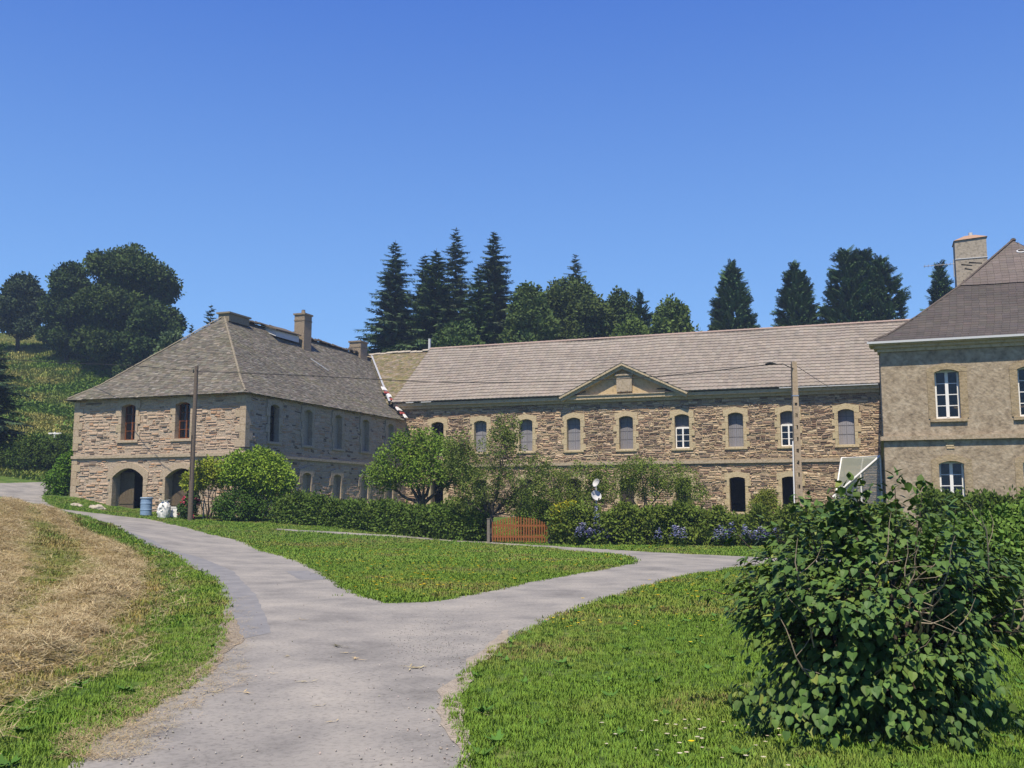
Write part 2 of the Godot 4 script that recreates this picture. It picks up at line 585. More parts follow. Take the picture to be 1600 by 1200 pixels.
func tile_face(mb: MB, deck: MB, A: Vector3, along: Vector3, inward: Vector3, L: float, prof: Array, lin_: float, rin_: float, expo: float, tw_: float, style: String, pal: Array, jit: float, skip: Variant = null) -> void:
	var total := 0.0
	for i in prof.size() - 1: total += (prof[i + 1] as Vector2).distance_to(prof[i])
	var sag := FastNoiseLite.new()   # old timbers: the slope dips and swells by a few centimetres
	sag.seed = int(L * 3)
	sag.frequency = .11
	var at := func(x: float, q: Vector2, up: Vector3) -> Vector3: return Vector3(A.x, 0, A.z) + along * x + inward * q.x + Vector3(0, q.y + .11 * sag.get_noise_2d(x, q.x * 1.5) * minf(1.0, q.x), 0) + up
	var rows := int(ceil(total / expo))
	var patch := FastNoiseLite.new()
	patch.seed = int(L * 7)
	patch.frequency = 0.12
	for r in rows:
		var q0 := along_profile(prof, r * expo)
		var q1 := along_profile(prof, minf((r + 1) * expo, total))
		var q2 := along_profile(prof, minf((r + 1) * expo + 0.06, total))
		if q1.is_equal_approx(q0): continue
		var dq := (q1 - q0).normalized()
		var N := (Vector3.UP * dq.x - inward * dq.y).normalized()
		var x0 := lin_ * q0.x
		var x1 := L - rin_ * q0.x
		# deck under this row
		var cells := maxi(1, int((x1 - x0) / 0.6))
		for k in cells:
			var fa := float(k) / cells
			var fb := float(k + 1) / cells
			var u0 := lerpf(x0, x1, fa)
			var u1 := lerpf(x0, x1, fb)
			if skip != null and (skip.call(u0, q1) and skip.call(u1, q1)): continue
			var w0 := lerpf(lin_ * q1.x, L - rin_ * q1.x, fa)
			var w1 := lerpf(lin_ * q1.x, L - rin_ * q1.x, fb)
			deck.face([at.call(u0, q0, -N * .012), at.call(u1, q0, -N * .012), at.call(w1, q1, -N * .012), at.call(w0, q1, -N * .012)], N)
		var x := x0 - (tw_ * 0.5 if r % 2 and style != "pan" else 0.0) - (rnd(0, tw_) if jit > 0.2 else 0.0)
		while x < x1:
			var w := tw_ * (1.0 + rnd(-jit, jit))
			var xa := maxf(x, x0)
			var xb := minf(x + w, x1)
			x += w
			if xb - xa < 0.03: continue
			if skip != null and (skip.call(xa, q0) or skip.call(xb, q0)): continue
			var ua := maxf(xa, lin_ * q2.x)
			var ub := minf(xb, L - rin_ * q2.x)
			if ub < ua: ub = ua
			var shade := patch.get_noise_2d(xa + q0.x * 3.0, q0.y * 2.0)
			mb.col = tint((pal[rng.randi() % pal.size()] as Color), jit * 0.35 + 0.06) * (1.0 + .16 * shade)
			if style == "slate": mb.col = mb.col.lerp(Color(.16, .16, .06), clampf(shade - 0.3, 0, 0.25))
			if style == "pan":
				var f := [0.0, 0.22, 0.45, 0.7, 1.0]
				var hh := [0.003, 0.02, 0.024, 0.008, 0.003]
				for k in 4:
					var a0 := lerpf(xa, xb, f[k])
					var a1 := lerpf(xa, xb, f[k + 1])
					var b0 := lerpf(ua, ub, f[k])
					var b1 := lerpf(ua, ub, f[k + 1])
					mb.face([at.call(a0, q0, N * (0.055 + hh[k])), at.call(a1, q0, N * (0.055 + hh[k + 1])), at.call(b1, q2, N * (0.006 + hh[k + 1])), at.call(b0, q2, N * (0.006 + hh[k]))], N)
					mb.face([at.call(a0, q0, N * (0.055 + hh[k])), at.call(a1, q0, N * (0.055 + hh[k + 1])), at.call(a1, q0, -N * 0.01), at.call(a0, q0, -N * 0.01)], -inward)
			else:
				var th := 0.014 + (rnd(0.0, 0.016) if jit > 0.2 else 0.0)
				var slip := rnd(-0.02, 0.025) if jit > 0.2 else 0.0
				var q00 := q0 - dq * slip
				var lift := th + (rnd(0, 0.012) if jit > 0.2 else 0.0)
				var p := [at.call(xa + .004, q00, N * lift), at.call(xb - .004, q00, N * (lift + rnd(-.004, .004))), at.call(maxf(ub - .004, ua), q2, N * .004), at.call(ua + .004, q2, N * .004)]
				mb.face(p, N)
				mb.face([p[0], p[1], (p[1] as Vector3) - N * (lift + .008), (p[0] as Vector3) - N * (lift + .008)], -inward)
				for e in [[0, 3], [1, 2]]:
					mb.face([p[e[0]], p[e[1]], (p[e[1]] as Vector3) - N * .008, (p[e[0]] as Vector3) - N * (lift + .008)], along * (-1.0 if e[0] == 0 else 1.0))

func ridge_row(parent: Node3D, called: String, a: Vector3, b: Vector3, each: float, r: float, m: Material, rough_: float) -> void:   # each ridge tile a piece of its own
	var n := int(a.distance_to(b) / each)
	var variants := []
	for k in 4:
		var mb := MB.new()
		var jag := rough_ * rnd(0.5, 1.0)
		var seg := 6
		var prev := []
		for e in 2:
			var ring := []
			for i in seg + 1:
				var w := PI * i / seg
				ring.append(Vector3(cos(w) * r * (1.0 + 0.06 * e), sin(w) * r * (0.8 + 0.1 * e) + (jag * rnd(0, .5) if i == seg / 2 else 0.0), (e - 0.5) * each * 1.04))
			if e == 1:
				for i in seg: mb.face([prev[i], prev[i + 1], ring[i + 1], ring[i]], (ring[i] as Vector3) * Vector3(1, 1, 0) + Vector3.UP * 0.01)
			mb.face(ring, Vector3(0, 0, e - 0.5))
			prev = ring
		variants.append(mb.mesh())
	var dir := (b - a).normalized()
	for k in n:
		var c := a.lerp(b, (k + 0.5) / n)
		var o := put(called, variants[rng.randi() % 4], m, parent)
		o.global_transform = Transform3D(Basis.looking_at(dir, Vector3.UP), c + Vector3.UP * (rnd(-.5, .5) * rough_))

# ---------- windows ----------
func window(parent: Node3D, called: String, p: Vector3, turn: float, w: float, h: float, rise: float, style: String, surround: String) -> Node3D:
	var n := Node3D.new()
	n.name = called
	parent.add_child(n, true)
	n.global_transform = Transform3D(Basis(Vector3.UP, turn), p)
	var sm: Material = M.band if surround == "render" else M.ashlar_wing if p.x < -32.0 else M.ashlar
	var a := w / 2.0
	var hb := h - rise - (0.1 if surround != "render" else 0.0)
	var arc := []
	for i in 9:
		var t := -1.0 + i / 4.0
		arc.append(Vector2(a * t, h - rise * t * t))
	if surround != "none":
		var bo := a + (0.3 if surround != "arch" else 0.34)
		var proud := 0.068 if surround != "render" else 0.03
		var pl := PackedVector2Array([Vector2(-bo, hb), Vector2(-a, hb)])
		for q in arc: pl.append(q)
		pl.append_array([Vector2(a, hb), Vector2(bo, hb)])
		if surround == "arch":
			for i in 9:
				var t := 1.0 - i / 4.0
				pl.append(Vector2(bo * t, h + 0.32 - (rise + 0.06) * t * t))
		elif surround == "render":
			pl.append_array([Vector2(bo, h + .05), Vector2(a * .5, h + .24), Vector2(0, h + .27), Vector2(-a * .5, h + .24), Vector2(-bo, h + .05)])
		else:
			pl.append_array([Vector2(bo, h + .2), Vector2(a, h + .25), Vector2(0, h + .36), Vector2(-a, h + .25), Vector2(-bo, h + .2)])
		var mb := MB.new()
		mb.col = tint(Color(1, 1, 1), .06)
		mb.prism(pl, -0.28, proud + .006)
		put("lintel", mb.mesh(), sm, n)
		var blocks := 1 if surround == "render" else int(round(hb / 0.42))
		for s in [-1.0, 1.0]:
			for k in blocks:
				var y0 := hb * k / blocks + .004
				var y1 := hb * (k + 1) / blocks - .004
				var ww := 0.3 if surround == "render" else (0.2 if (k + (0 if s > 0 else 1)) % 2 else 0.36) + rnd(-.04, .05)
				mb = MB.new()
				mb.col = tint(Color(1, .99, .97), .12)
				mb.cbox(Vector3(minf(s * a, s * (a + ww)), y0, -0.28), Vector3(maxf(s * a, s * (a + ww)), y1, proud + rnd(-.008, .008)), .012)
				put("jamb_block", mb.mesh(), sm, n)
		if surround != "arch":
			mb = MB.new()
			mb.cbox(Vector3(-a - .24, -.15, -.4), Vector3(a + .24, 0, .11), .015)
			put("sill", mb.mesh(), sm, n)
	# what fills the opening
	if style in ["shutter", "half"]:
		var worn := rnd(.72, 1.12)
		var top := h
		var bot := 0.02 if style == "shutter" else h * 0.62
		for s in [-1.0, 1.0]:
			var mb := MB.new()
			var nb := 4
			for k in nb:
				var xa: float = lerpf(.008, a + .02, float(k) / nb)
				var xb: float = lerpf(.008, a + .02, float(k + 1) / nb) - .006
				mb.col = tint(Color(worn, worn, worn * rnd(.96, 1.03)), .07)
				mb.box(Vector3(minf(s * xa, s * xb), bot, -.38), Vector3(maxf(s * xa, s * xb), top, -.35))
			put("shutter", mb.mesh(), M.shutter, n)
		var fb := MB.new()
		for y in [bot + .03, h * .3, h * .55, h * .8]:
			if y > bot: fb.box(Vector3(-a - .02, y, -.35), Vector3(a + .02, y + .035, -.335))
		fb.box(Vector3(-.02, bot, -.35), Vector3(.02, top, -.33))
		put("glazing_bar", fb.mesh(), M.shutter_bar, n)
		if style == "shutter":
			var sb := MB.new()
			sb.box(Vector3(-a, .0, -.36), Vector3(a, .05, -.31))
			put("bottom_rail", sb.mesh(), M.pale_wood, n)
	if style == "half": casement(n, w, h * .62, M.white, 3, 0.055)
	if style == "white": casement(n, w, h, M.white, 4, 0.07)
	if style == "brown": casement(n, w, h, M.brown_wood, 4, 0.05)
	if style == "dark": casement(n, w, h, M.dark_wood, 4, 0.045)
	if style == "blind":
		var mb := MB.new()
		mb.box(Vector3(-a - .04, -.02, -.5), Vector3(a + .04, h + .05, -.24))
		put("blocking", mb.mesh(), M.mortar_wing, n)
	if style == "board":
		var mb := MB.new()
		for k in 6:
			mb.col = tint(Color(1, 1, 1), .15)
			mb.box(Vector3(lerpf(-a, a, k / 6.0) + .004, 0, -.42), Vector3(lerpf(-a, a, (k + 1) / 6.0) - .004, h + .02, -.37))
		put("door", mb.mesh(), M.dark_wood, n)
	return n

func casement(n: Node3D, w: float, h: float, fm: Material, rows: int, bar: float) -> void:
	var a := w / 2.0 + .02
	var mb := MB.new()
	var z0 := -.37
	var z1 := -.3
	mb.box(Vector3(-a, 0.0, z0), Vector3(-a + bar + .03, h, z1))
	mb.box(Vector3(a - bar - .03, 0.0, z0), Vector3(a, h, z1))
	mb.box(Vector3(-bar * .9, bar, z0 + .01), Vector3(bar * .9, h - bar, z1 + .012))
	mb.box(Vector3(-a + bar + .03, 0, z0 + .003), Vector3(a - bar - .03, bar + .03, z1 - .003))
	mb.box(Vector3(-a + bar + .03, h - bar - .03, z0 + .003), Vector3(a - bar - .03, h + .03, z1 - .003))
	var y0 := bar + .03
	var y1 := h - bar - .03
	for r in range(1, rows):
		var y := lerpf(y0, y1, float(r) / rows)
		for s in [-1.0, 1.0]:
			var xa: float = bar * .9
			var xb := a - bar - .03
			mb.box(Vector3(minf(s * xa, s * xb), y - .017, z0 + .02), Vector3(maxf(s * xa, s * xb), y + .017, z1 - .006))
	put("frame", mb.mesh(), fm, n)
	for s in [-1.0, 1.0]:
		for r in rows:
			var pb := MB.new()
			var ya := lerpf(y0, y1, float(r) / rows) + .01
			var yb := lerpf(y0, y1, float(r + 1) / rows) - .01
			var xa: float = s * bar * .85
			var xb: float = s * (a - bar - .028)
			pb.face([Vector3(xa, ya, z0 + .03), Vector3(xb, ya, z0 + .03), Vector3(xb, yb, z0 + .03), Vector3(xa, yb, z0 + .03)], Vector3(0, 0, 1))
			put("pane", pb.mesh(), M.glass, n)

func slab(parent: Node3D, called: String, a: Vector3, b: Vector3, m: Material) -> MeshInstance3D:   # world box, front edge chamfered
	var mb := MB.new()
	mb.box(a, b)
	return putw(called, mb.mesh(), m, parent)

func chimney(roof: Node3D, c: Vector3, w: float, d: float, y0: float, y1: float, pot: bool, m: Material) -> Node3D:
	var mb := MB.new()
	mb.col = Color(1, 1, 1)
	mb.box(Vector3(c.x - w / 2, y0, c.z - d / 2), Vector3(c.x + w / 2, y1, c.z + d / 2))
	mb.col = Color(.85, .85, .85)
	mb.box(Vector3(c.x - w / 2 - .07, y1, c.z - d / 2 - .07), Vector3(c.x + w / 2 + .07, y1 + .12, c.z + d / 2 + .07))
	mb.box(Vector3(c.x - w / 2 - .03, y1 - .42, c.z - d / 2 - .03), Vector3(c.x + w / 2 + .03, y1 - .34, c.z + d / 2 + .03))
	if pot:
		mb.lathe([Vector2(.16, y1 + .12), Vector2(.12, y1 + .4), Vector2(.14, y1 + .42), Vector2(.0, y1 + .42)], 10, Vector3(c.x, 0, c.z))
	return putw("chimney", mb.mesh(), m, roof)

# ---------- the three buildings ----------
func holes(ws: Array, L: float) -> Array:   # [centre x, sill y, w, h] -> openings in the wall core
	var out := []
	for w in ws: out.append(Rect2(w[0] - w[2] / 2 - .03, w[1] - .05, w[2] + .06, w[3] + .1))
	return out

func keep_off(ws: Array) -> Array:   # where no rubble is laid: openings with their dressed surrounds
	var out := []
	for w in ws:
		out.append(Rect2(w[0] - w[2] / 2 - .2, w[1] - .15, w[2] + .4, w[3] + .05))
		out.append(Rect2(w[0] - w[2] / 2 - .3, w[1] + w[3] - .28, w[2] + .6, .53))
	return out

func build_range() -> void:
	var b := thing("stone_range", "long two-storey rubble stone range with pediment under a pale tiled roof", "building", Vector3(-16, hgt(-16, -64.6), -64.63))
	var X0 := -33.0
	var L := 33.16
	var xs := [-29.64, -26.33, -22.93, -19.49, -15.84, -12.1, -8.64, -5.38, -1.9]
	var ops := []
	for x in xs:
		ops.append([x - X0, 5.32, .95, 2.23])
		ops.append([x - X0, 1.2, .98, 2.22])
	var w := put("wall", wall_core(L, -0.5, 9.0, holes(ops, L), 0.7), M.mortar_range, b)
	w.global_transform = Transform3D(Basis(), Vector3(X0, 0, -64.63))
	var off := keep_off(ops)
	off.append(Rect2(0, 4.28, L, .26))
	off.append(Rect2(0, 8.55, L, 1.0))
	stones(w, L, 0.4, 8.6, off, Vector2(.07, .18), Vector2(.22, .72), [Color(0.552, 0.432, 0.294), Color(0.504, 0.390, 0.258), Color(0.300, 0.204, 0.144), Color(0.180, 0.126, 0.096), Color(0.384, 0.300, 0.228), Color(0.468, 0.342, 0.246), Color(0.240, 0.180, 0.138), Color(0.588, 0.474, 0.342)], 300, .02, Vector2(.02, .065), .06)
	var up := ["dark", "shutter", "shutter", "shutter", "shutter", "half", "shutter", "half", "shutter"]
	var down := ["open", "board", "open", "open", "board", "open", "open", "open", "board"]
	for i in xs.size():
		window(b, "window", Vector3(xs[i], 5.32, -64.63), 0, .95, 2.23, .14, up[i], "block")
		window(b, "doorway", Vector3(xs[i], 1.2, -64.63), 0, .98, 2.22, .1, down[i], "block")
	slab(b, "string_course", Vector3(X0, 4.3, -64.6), Vector3(.1, 4.5, -64.49), M.ledge)
	var cb := MB.new()
	cb.box(Vector3(X0, 8.52, -64.6), Vector3(.1, 8.72, -64.42))
	cb.box(Vector3(X0, 8.72, -64.6), Vector3(.1, 8.94, -64.18))
	putw("cornice", cb.mesh(), M.cornice, b)
	# other walls, floor, closing the rooms
	slab(b, "rear_wall", Vector3(-44, -.5, -77.3), Vector3(.1, 9, -76.6), M.mortar_range)
	slab(b, "floor_slab", Vector3(-33, 4.15, -76.6), Vector3(.1, 4.35, -65.35), M.dark_wood)
	# roof
	var roof := Node3D.new()
	roof.name = "roof"
	b.add_child(roof)
	var rb := MB.new()
	var dk := MB.new()
	var prof := [Vector2(0, 9.0), Vector2(6.6, 13.9)]
	var ped := func(x: float, q: Vector2) -> bool: return absf(x - 33.1 + 15.93) < 3.95 * (1.0 - (q.y - 8.86) / 2.05)
	tile_face(rb, dk, Vector3(-33.1, 9, -64.03), Vector3.RIGHT, Vector3(0, 0, -1), 37.0, prof, 0, 0, .4, .3, "pan", [Color(.288, .255, .213), Color(.273, .242, .203), Color(.305, .271, .228), Color(.28, .245, .203)], .0, ped)
	putw("roof_tile", rb.mesh(), M.tile, roof).set_meta("kind", "stuff")
	var ob := MB.new()
	tile_face(ob, dk, Vector3(-39.0, 8.88, -64.05), Vector3.RIGHT, Vector3(0, 0, -1), 5.9, [Vector2(0, 8.88), Vector2(6.58, 13.7)], 0, 0, .2, .26, "slate", [Color(.21, .18, .09), Color(.23, .19, .12), Color(.17, .16, .08), Color(.25, .21, .15)], .3)
	putw("old_slate", ob.mesh(), M.slate, roof).set_meta("kind", "stuff")
	var back := MB.new()
	back.face([Vector3(-39, 13.85, -70.63), Vector3(3.9, 13.85, -70.63), Vector3(3.9, 8.9, -77.6), Vector3(-39, 8.9, -77.6)], Vector3(0, 1, -1))
	putw("rear_slope", back.mesh(), M.tile, roof)
	putw("deck", dk.mesh(), M.deck, roof)
	ridge_row(roof, "ridge_tile", Vector3(-33.1, 13.9, -70.63), Vector3(3.9, 13.9, -70.63), .42, .15, M.ridge, .0)
	ridge_row(roof, "ridge_stone", Vector3(-38.6, 13.72, -70.63), Vector3(-33.2, 13.76, -70.63), .5, .14, M.pale_mortar, .12)
	slab(roof, "parapet_flashing", Vector3(-33.25, 13.85, -70.7), Vector3(-33.1, 14.75, -70.55), M.zinc)
	# pediment: tympanum, raking cornices, a small gabled roof running back into the slope
	var tb := MB.new()
	tb.prism(PackedVector2Array([Vector2(-20.0, 8.94), Vector2(-11.86, 8.94), Vector2(-15.93, 10.85)]), -64.7, -64.45)
	var pd := putw("pediment", tb.mesh(), M.plaster, b)
	for s in [-1.0, 1.0]:
		var kb := MB.new()
		var e := Vector3(-15.93 + s * 4.38, 8.9, 0)
		var t := Vector3(-15.93, 11.02, 0)
		var n := Vector3(s * .436, .9, 0)
		for lay in [[-.32, -.12, -64.02], [-.12, .03, -63.88]]:
			kb.hexa([e + n * lay[0] + Vector3(0, 0, -64.6), e + n * lay[1] + Vector3(0, 0, -64.6), t + Vector3(0, lay[1] * 1.1, -64.6), t + Vector3(0, lay[0] * 1.1, -64.6), e + n * lay[0] + Vector3(0, 0, lay[2]), e + n * lay[1] + Vector3(0, 0, lay[2]), t + Vector3(0, lay[1] * 1.1, lay[2]), t + Vector3(0, lay[0] * 1.1, lay[2])])
		putw("raking_cornice", kb.mesh(), M.cornice, pd)
		var rb2 := MB.new()
		rb2.face([e + n * .04 + Vector3(0, 0, -63.85), t + Vector3(0, .05, -63.85), t + Vector3(0, .05, -67.2), e + n * .04 + Vector3(0, 0, -64.3)], n)
		putw("pediment_roof", rb2.mesh(), M.slate_plain, pd)
	var bb := MB.new()
	bb.box(Vector3(-16.36, 9.15, -64.5), Vector3(-15.32, 10.3, -64.2))
	bb.box(Vector3(-16.45, 10.22, -64.5), Vector3(-15.23, 10.32, -64.12))
	bb.box(Vector3(-16.08, 9.2, -64.22), Vector3(-16.02, 9.5, -64.17))
	bb.box(Vector3(-15.66, 9.2, -64.22), Vector3(-15.6, 9.45, -64.17))
	putw("carved_block", bb.mesh(), M.ledge, pd)
	var lb := MB.new()
	lb.box(Vector3(-20.4, 8.94, -64.6), Vector3(-11.4, 9.0, -64.1))
	putw("pediment_ledge", lb.mesh(), M.ledge, pd)
	# loose pale gutter lengths under the eave
	for g in [[-31.9, -31.3], [-30.7, -29.9], [-5.8, .05]]:
		var gb := MB.new()
		gb.box(Vector3(g[0], 8.93, -64.12), Vector3(g[1], 8.98, -63.98))
		putw("gutter", gb.mesh(), M.zinc, b)

func build_wing() -> void:
	var b := thing("slate_wing", "stone wing with hipped stone-slate roof and arched cart openings", "building", Vector3(-38, hgt(-38, -45.2), -45.18))
	# front: x from -43.9 to -32.15, facing the lane
	var L := 11.75
	var ops := [[3.9, 5.28, 1.0, 2.05], [7.65, 5.28, 1.0, 2.05], [4.05, 1.2, 2.15, 2.5], [7.72, 1.1, 2.15, 2.55]]
	var w := put("wall", wall_core(L - .02, -0.5, 7.9, holes(ops, L), .7), M.mortar_wing, b)
	w.global_transform = Transform3D(Basis(), Vector3(-43.9, 0, -45.18))
	var off := keep_off(ops)
	off.append(Rect2(0, 4.26, L, .22))
	off.append(Rect2(-.2, 0, .1, 9))
	var pal := [Color(0.494, 0.386, 0.292), Color(0.483, 0.370, 0.275), Color(0.460, 0.347, 0.259), Color(0.437, 0.314, 0.220), Color(0.402, 0.319, 0.248), Color(0.494, 0.386, 0.297), Color(0.448, 0.291, 0.187), Color(0.471, 0.370, 0.281), Color(0.172, 0.129, 0.099)]
	stones(w, L, 0.9, 7.6, off, Vector2(.09, .2), Vector2(.25, .75), pal, 300, .022, Vector2(.0, .036), .12)
	for o in [ops[0], ops[1]]: window(b, "window", Vector3(-43.9 + o[0], o[1], -45.18), 0, o[2], o[3], .14, "brown", "block")
	for o in [ops[2], ops[3]]:
		var a := window(b, "cart_arch", Vector3(-43.9 + o[0], o[1], -45.18), 0, o[2], o[3], .5, "open", "arch")
		var db := MB.new()
		for k in 5:
			db.col = tint(Color(1, 1, 1), .12)
			db.box(Vector3(-1.06 + k * .2, .04, -.62), Vector3(-1.06 + k * .2 + .193, 2.28, -.57))
		db.box(Vector3(-1.06, .5, -.57), Vector3(-.07, .62, -.54))
		db.box(Vector3(-1.06, 1.8, -.57), Vector3(-.07, 1.92, -.54))
		put("door_leaf", db.mesh(), M.barn_wood, a)
	# court side: x = -32.15, facing +x; local x runs away from the lane
	var L2 := 19.6
	var ops2 := []
	for z in [-47.87, -51.4, -54.93, -58.5, -62.1]:
		ops2.append([-45.18 - z, 5.18, .9, 2.12])
		ops2.append([-45.18 - z, 1.45, .95, 2.1])
	var w2 := put("court_wall", wall_core(L2, -0.5, 7.88, holes(ops2, L2), .7), M.mortar_wing, b)
	w2.global_transform = Transform3D(Basis(Vector3.UP, PI / 2), Vector3(-32.15, 0, -45.2))
	var off2 := keep_off(ops2)
	off2.append(Rect2(0, 4.26, L2, .22))
	stones(w2, L2, 0.5, 7.6, off2, Vector2(.09, .2), Vector2(.25, .75), pal, 0, .022, Vector2(.0, .036), .1)
	var kind := ["dark", "blind", "blind", "blind", "blind"]
	for i in 5:
		for k in 2:
			var o: Array = ops2[i * 2 + k]
			window(b, "window" if k == 0 else "blind_opening", Vector3(-32.15, o[1], -45.18 - o[0]), PI / 2, o[2], o[3], .14, kind[i] if k == 0 else "blind", "block")
	# corner quoins, one block each
	for k in 17:
		var y := .7 + k * .405
		if y > 4.1 and y < 4.35: continue
		for f in 2:
			var long := (k + f) % 2 == 0
			var ln := .62 if long else .34
			var qb := MB.new()
			qb.col = tint(Color(1, .98, .95), .12)
			if f == 0: qb.cbox(Vector3(-32.15 - ln, y, -45.3), Vector3(-32.10, y + .397, -45.112), .012)
			else: qb.box(Vector3(-32.3, y, -45.18 - ln), Vector3(-32.085, y + .397, -45.115))
			putw("quoin", qb.mesh(), M.ashlar_wing, b)
		var lb := MB.new()
		lb.col = tint(Color(1, .98, .95), .12)
		lb.cbox(Vector3(-43.95, y, -45.3), Vector3(-43.9 + (.6 if k % 2 else .36), y + .397, -45.118), .012)
		putw("quoin", lb.mesh(), M.ashlar_wing, b)
	slab(b, "string_course", Vector3(-43.96, 4.28, -45.2), Vector3(-32.03, 4.44, -45.05), M.ledge)
	slab(b, "string_course", Vector3(-32.2, 4.28, -64.6), Vector3(-32.03, 4.44, -45.21), M.ledge)
	slab(b, "outer_wall", Vector3(-43.9, -.5, -77), Vector3(-43.2, 7.8, -45.89), M.mortar_wing)
	slab(b, "floor_slab", Vector3(-43.2, 4.1, -76.6), Vector3(-32.86, 4.3, -45.9), M.dark_wood)
	slab(b, "inner_wall", Vector3(-43.2, .2, -52.6), Vector3(-32.86, 7.8, -52.2), M.mortar_wing)
	# roof
	var roof := Node3D.new()
	roof.name = "roof"
	b.add_child(roof)
	var sb := MB.new()
	var dk := MB.new()
	var sp := [Color(.158, .145, .118), Color(.145, .133, .108), Color(.175, .16, .13), Color(.125, .115, .095), Color(.205, .19, .16), Color(.155, .143, .108)]
	var prof := [Vector2(0, 7.66), Vector2(1.3, 8.6), Vector2(6.3, 13.4)]
	tile_face(sb, dk, Vector3(-44.3, 0, -44.72), Vector3.RIGHT, Vector3(0, 0, -1), 12.45, prof, 1, 1, .17, .26, "slate", sp, .4)
	putw("slate", sb.mesh(), M.slate, roof).set_meta("kind", "stuff")
	sb = MB.new()
	tile_face(sb, dk, Vector3(-31.85, 0, -44.72), Vector3(0, 0, -1), Vector3(-1, 0, 0), 19.4, prof, 1, -1.1, .17, .26, "slate", sp, .4)
	putw("slate", sb.mesh(), M.slate, roof).set_meta("kind", "stuff")
	tile_face(MB.new(), dk, Vector3(-44.3, 0, -77.0), Vector3(0, 0, 1), Vector3(1, 0, 0), 32.3, prof, 0, 1, .8, 1.0, "slate", sp, .35)
	putw("deck", dk.mesh(), M.deck, roof)
	for e in [Vector3(-44.3, 7.66, -44.72), Vector3(-31.85, 7.66, -44.72)]:
		var s := signf(-38 - e.x)
		ridge_row(roof, "hip_stone", e + Vector3(s * .1, .1, -.1), e + Vector3(s * 1.3, .97, -1.3), .34, .07, M.hip, .02)
		ridge_row(roof, "hip_stone", e + Vector3(s * 1.3, .97, -1.3), e + Vector3(s * 6.2, 5.68, -6.2), .34, .07, M.hip, .02)
	ridge_row(roof, "ridge_stone", Vector3(-38, 13.4, -51.3), Vector3(-38, 13.45, -69.6), .4, .14, M.dark_stone, .14)
	var stub := MB.new()
	stub.box(Vector3(-38.4, 13.0, -52.9), Vector3(-37.6, 13.48, -50.8))
	stub.box(Vector3(-38.5, 13.48, -53.0), Vector3(-37.5, 13.58, -50.7))
	putw("ridge_cap", stub.mesh(), M.hip, roof)
	chimney(roof, Vector3(-37.4, 0, -58.9), .8, .95, 12.2, 14.75, true, M.chimney)
	chimney(roof, Vector3(-38.2, 0, -68.2), 1.0, 1.1, 12.6, 14.3, false, M.chimney)
	var sk := MB.new()   # low roof light with a pale front beside the chimney
	sk.hexa([Vector3(-38.3, 13.2, -55.2), Vector3(-37.25, 12.75, -55.4), Vector3(-37.25, 13.15, -55.4), Vector3(-38.3, 13.62, -55.2), Vector3(-38.3, 13.2, -58.2), Vector3(-37.25, 12.75, -58.2), Vector3(-37.25, 13.2, -58.2), Vector3(-38.3, 13.72, -58.2)])
	var so := putw("roof_light", sk.mesh(), M.zinc, roof)
	var sk2 := MB.new()
	sk2.hexa([Vector3(-38.5, 13.64, -55.0), Vector3(-37.1, 13.14, -55.2), Vector3(-37.1, 13.22, -55.2), Vector3(-38.5, 13.72, -55.0), Vector3(-38.5, 13.74, -58.25), Vector3(-37.1, 13.2, -58.25), Vector3(-37.1, 13.28, -58.25), Vector3(-38.5, 13.82, -58.25)])
	putw("roof_light_top", sk2.mesh(), M.dark_stone, so)
	# valley flashing: pale lead line above, red and white patched strips below
	var va := Vector3(-33.24, 9.07, -64.0)
	var vb := Vector3(-38, 13.5, -69.95)
	var N := Vector3(.69, .72, 0)
	var fb := MB.new()
	fb.hexa([va + N * .05 + Vector3(0, 0, .18), va + N * .09 + Vector3(0, 0, .18), va + N * .09 + Vector3(0, 0, -.1), va + N * .05 + Vector3(0, 0, -.1), vb + N * .05 + Vector3(0, 0, .12), vb + N * .09 + Vector3(0, 0, .12), vb + N * .09 + Vector3(0, 0, -.1), vb + N * .05 + Vector3(0, 0, -.1)])
	putw("valley_lead", fb.mesh(), M.zinc, roof)
	var f0 := Vector3(-31.8, 7.78, -64.0)
	var f1 := Vector3(-34.5, 10.28, -65.6)
	for k in 9:
		var a := f0.lerp(f1, k / 9.0)
		var c := f0.lerp(f1, (k + (.55 if k % 2 else 1.0)) / 9.0)
		var wd := rnd(.35, .8)
		var stb := MB.new()
		stb.hexa([a + N * .05, a + N * .12, a + N * .12 + Vector3(0, 0, wd), a + N * .05 + Vector3(0, 0, wd), c + N * .05, c + N * .12, c + N * .12 + Vector3(0, 0, wd * .9), c + N * .05 + Vector3(0, 0, wd * .9)])
		putw("flashing_strip", stb.mesh(), M.white if k % 2 == 0 else M.red_felt, roof)
	var lad := MB.new()   # a fallen roof lath lying on the slates
	var la := Vector3(-31.7 - 4.2, 11.45, -57.6)
	lad.hexa([la, la + Vector3(.05, 0, .1), la + Vector3(.05, .05, .1), la + Vector3(0, .05, 0), la + Vector3(.8, -.72, -1.0), la + Vector3(.85, -.72, -.9), la + Vector3(.85, -.67, -.9), la + Vector3(.8, -.67, -1.0)])
	putw("loose_lath", lad.mesh(), M.zinc, roof)

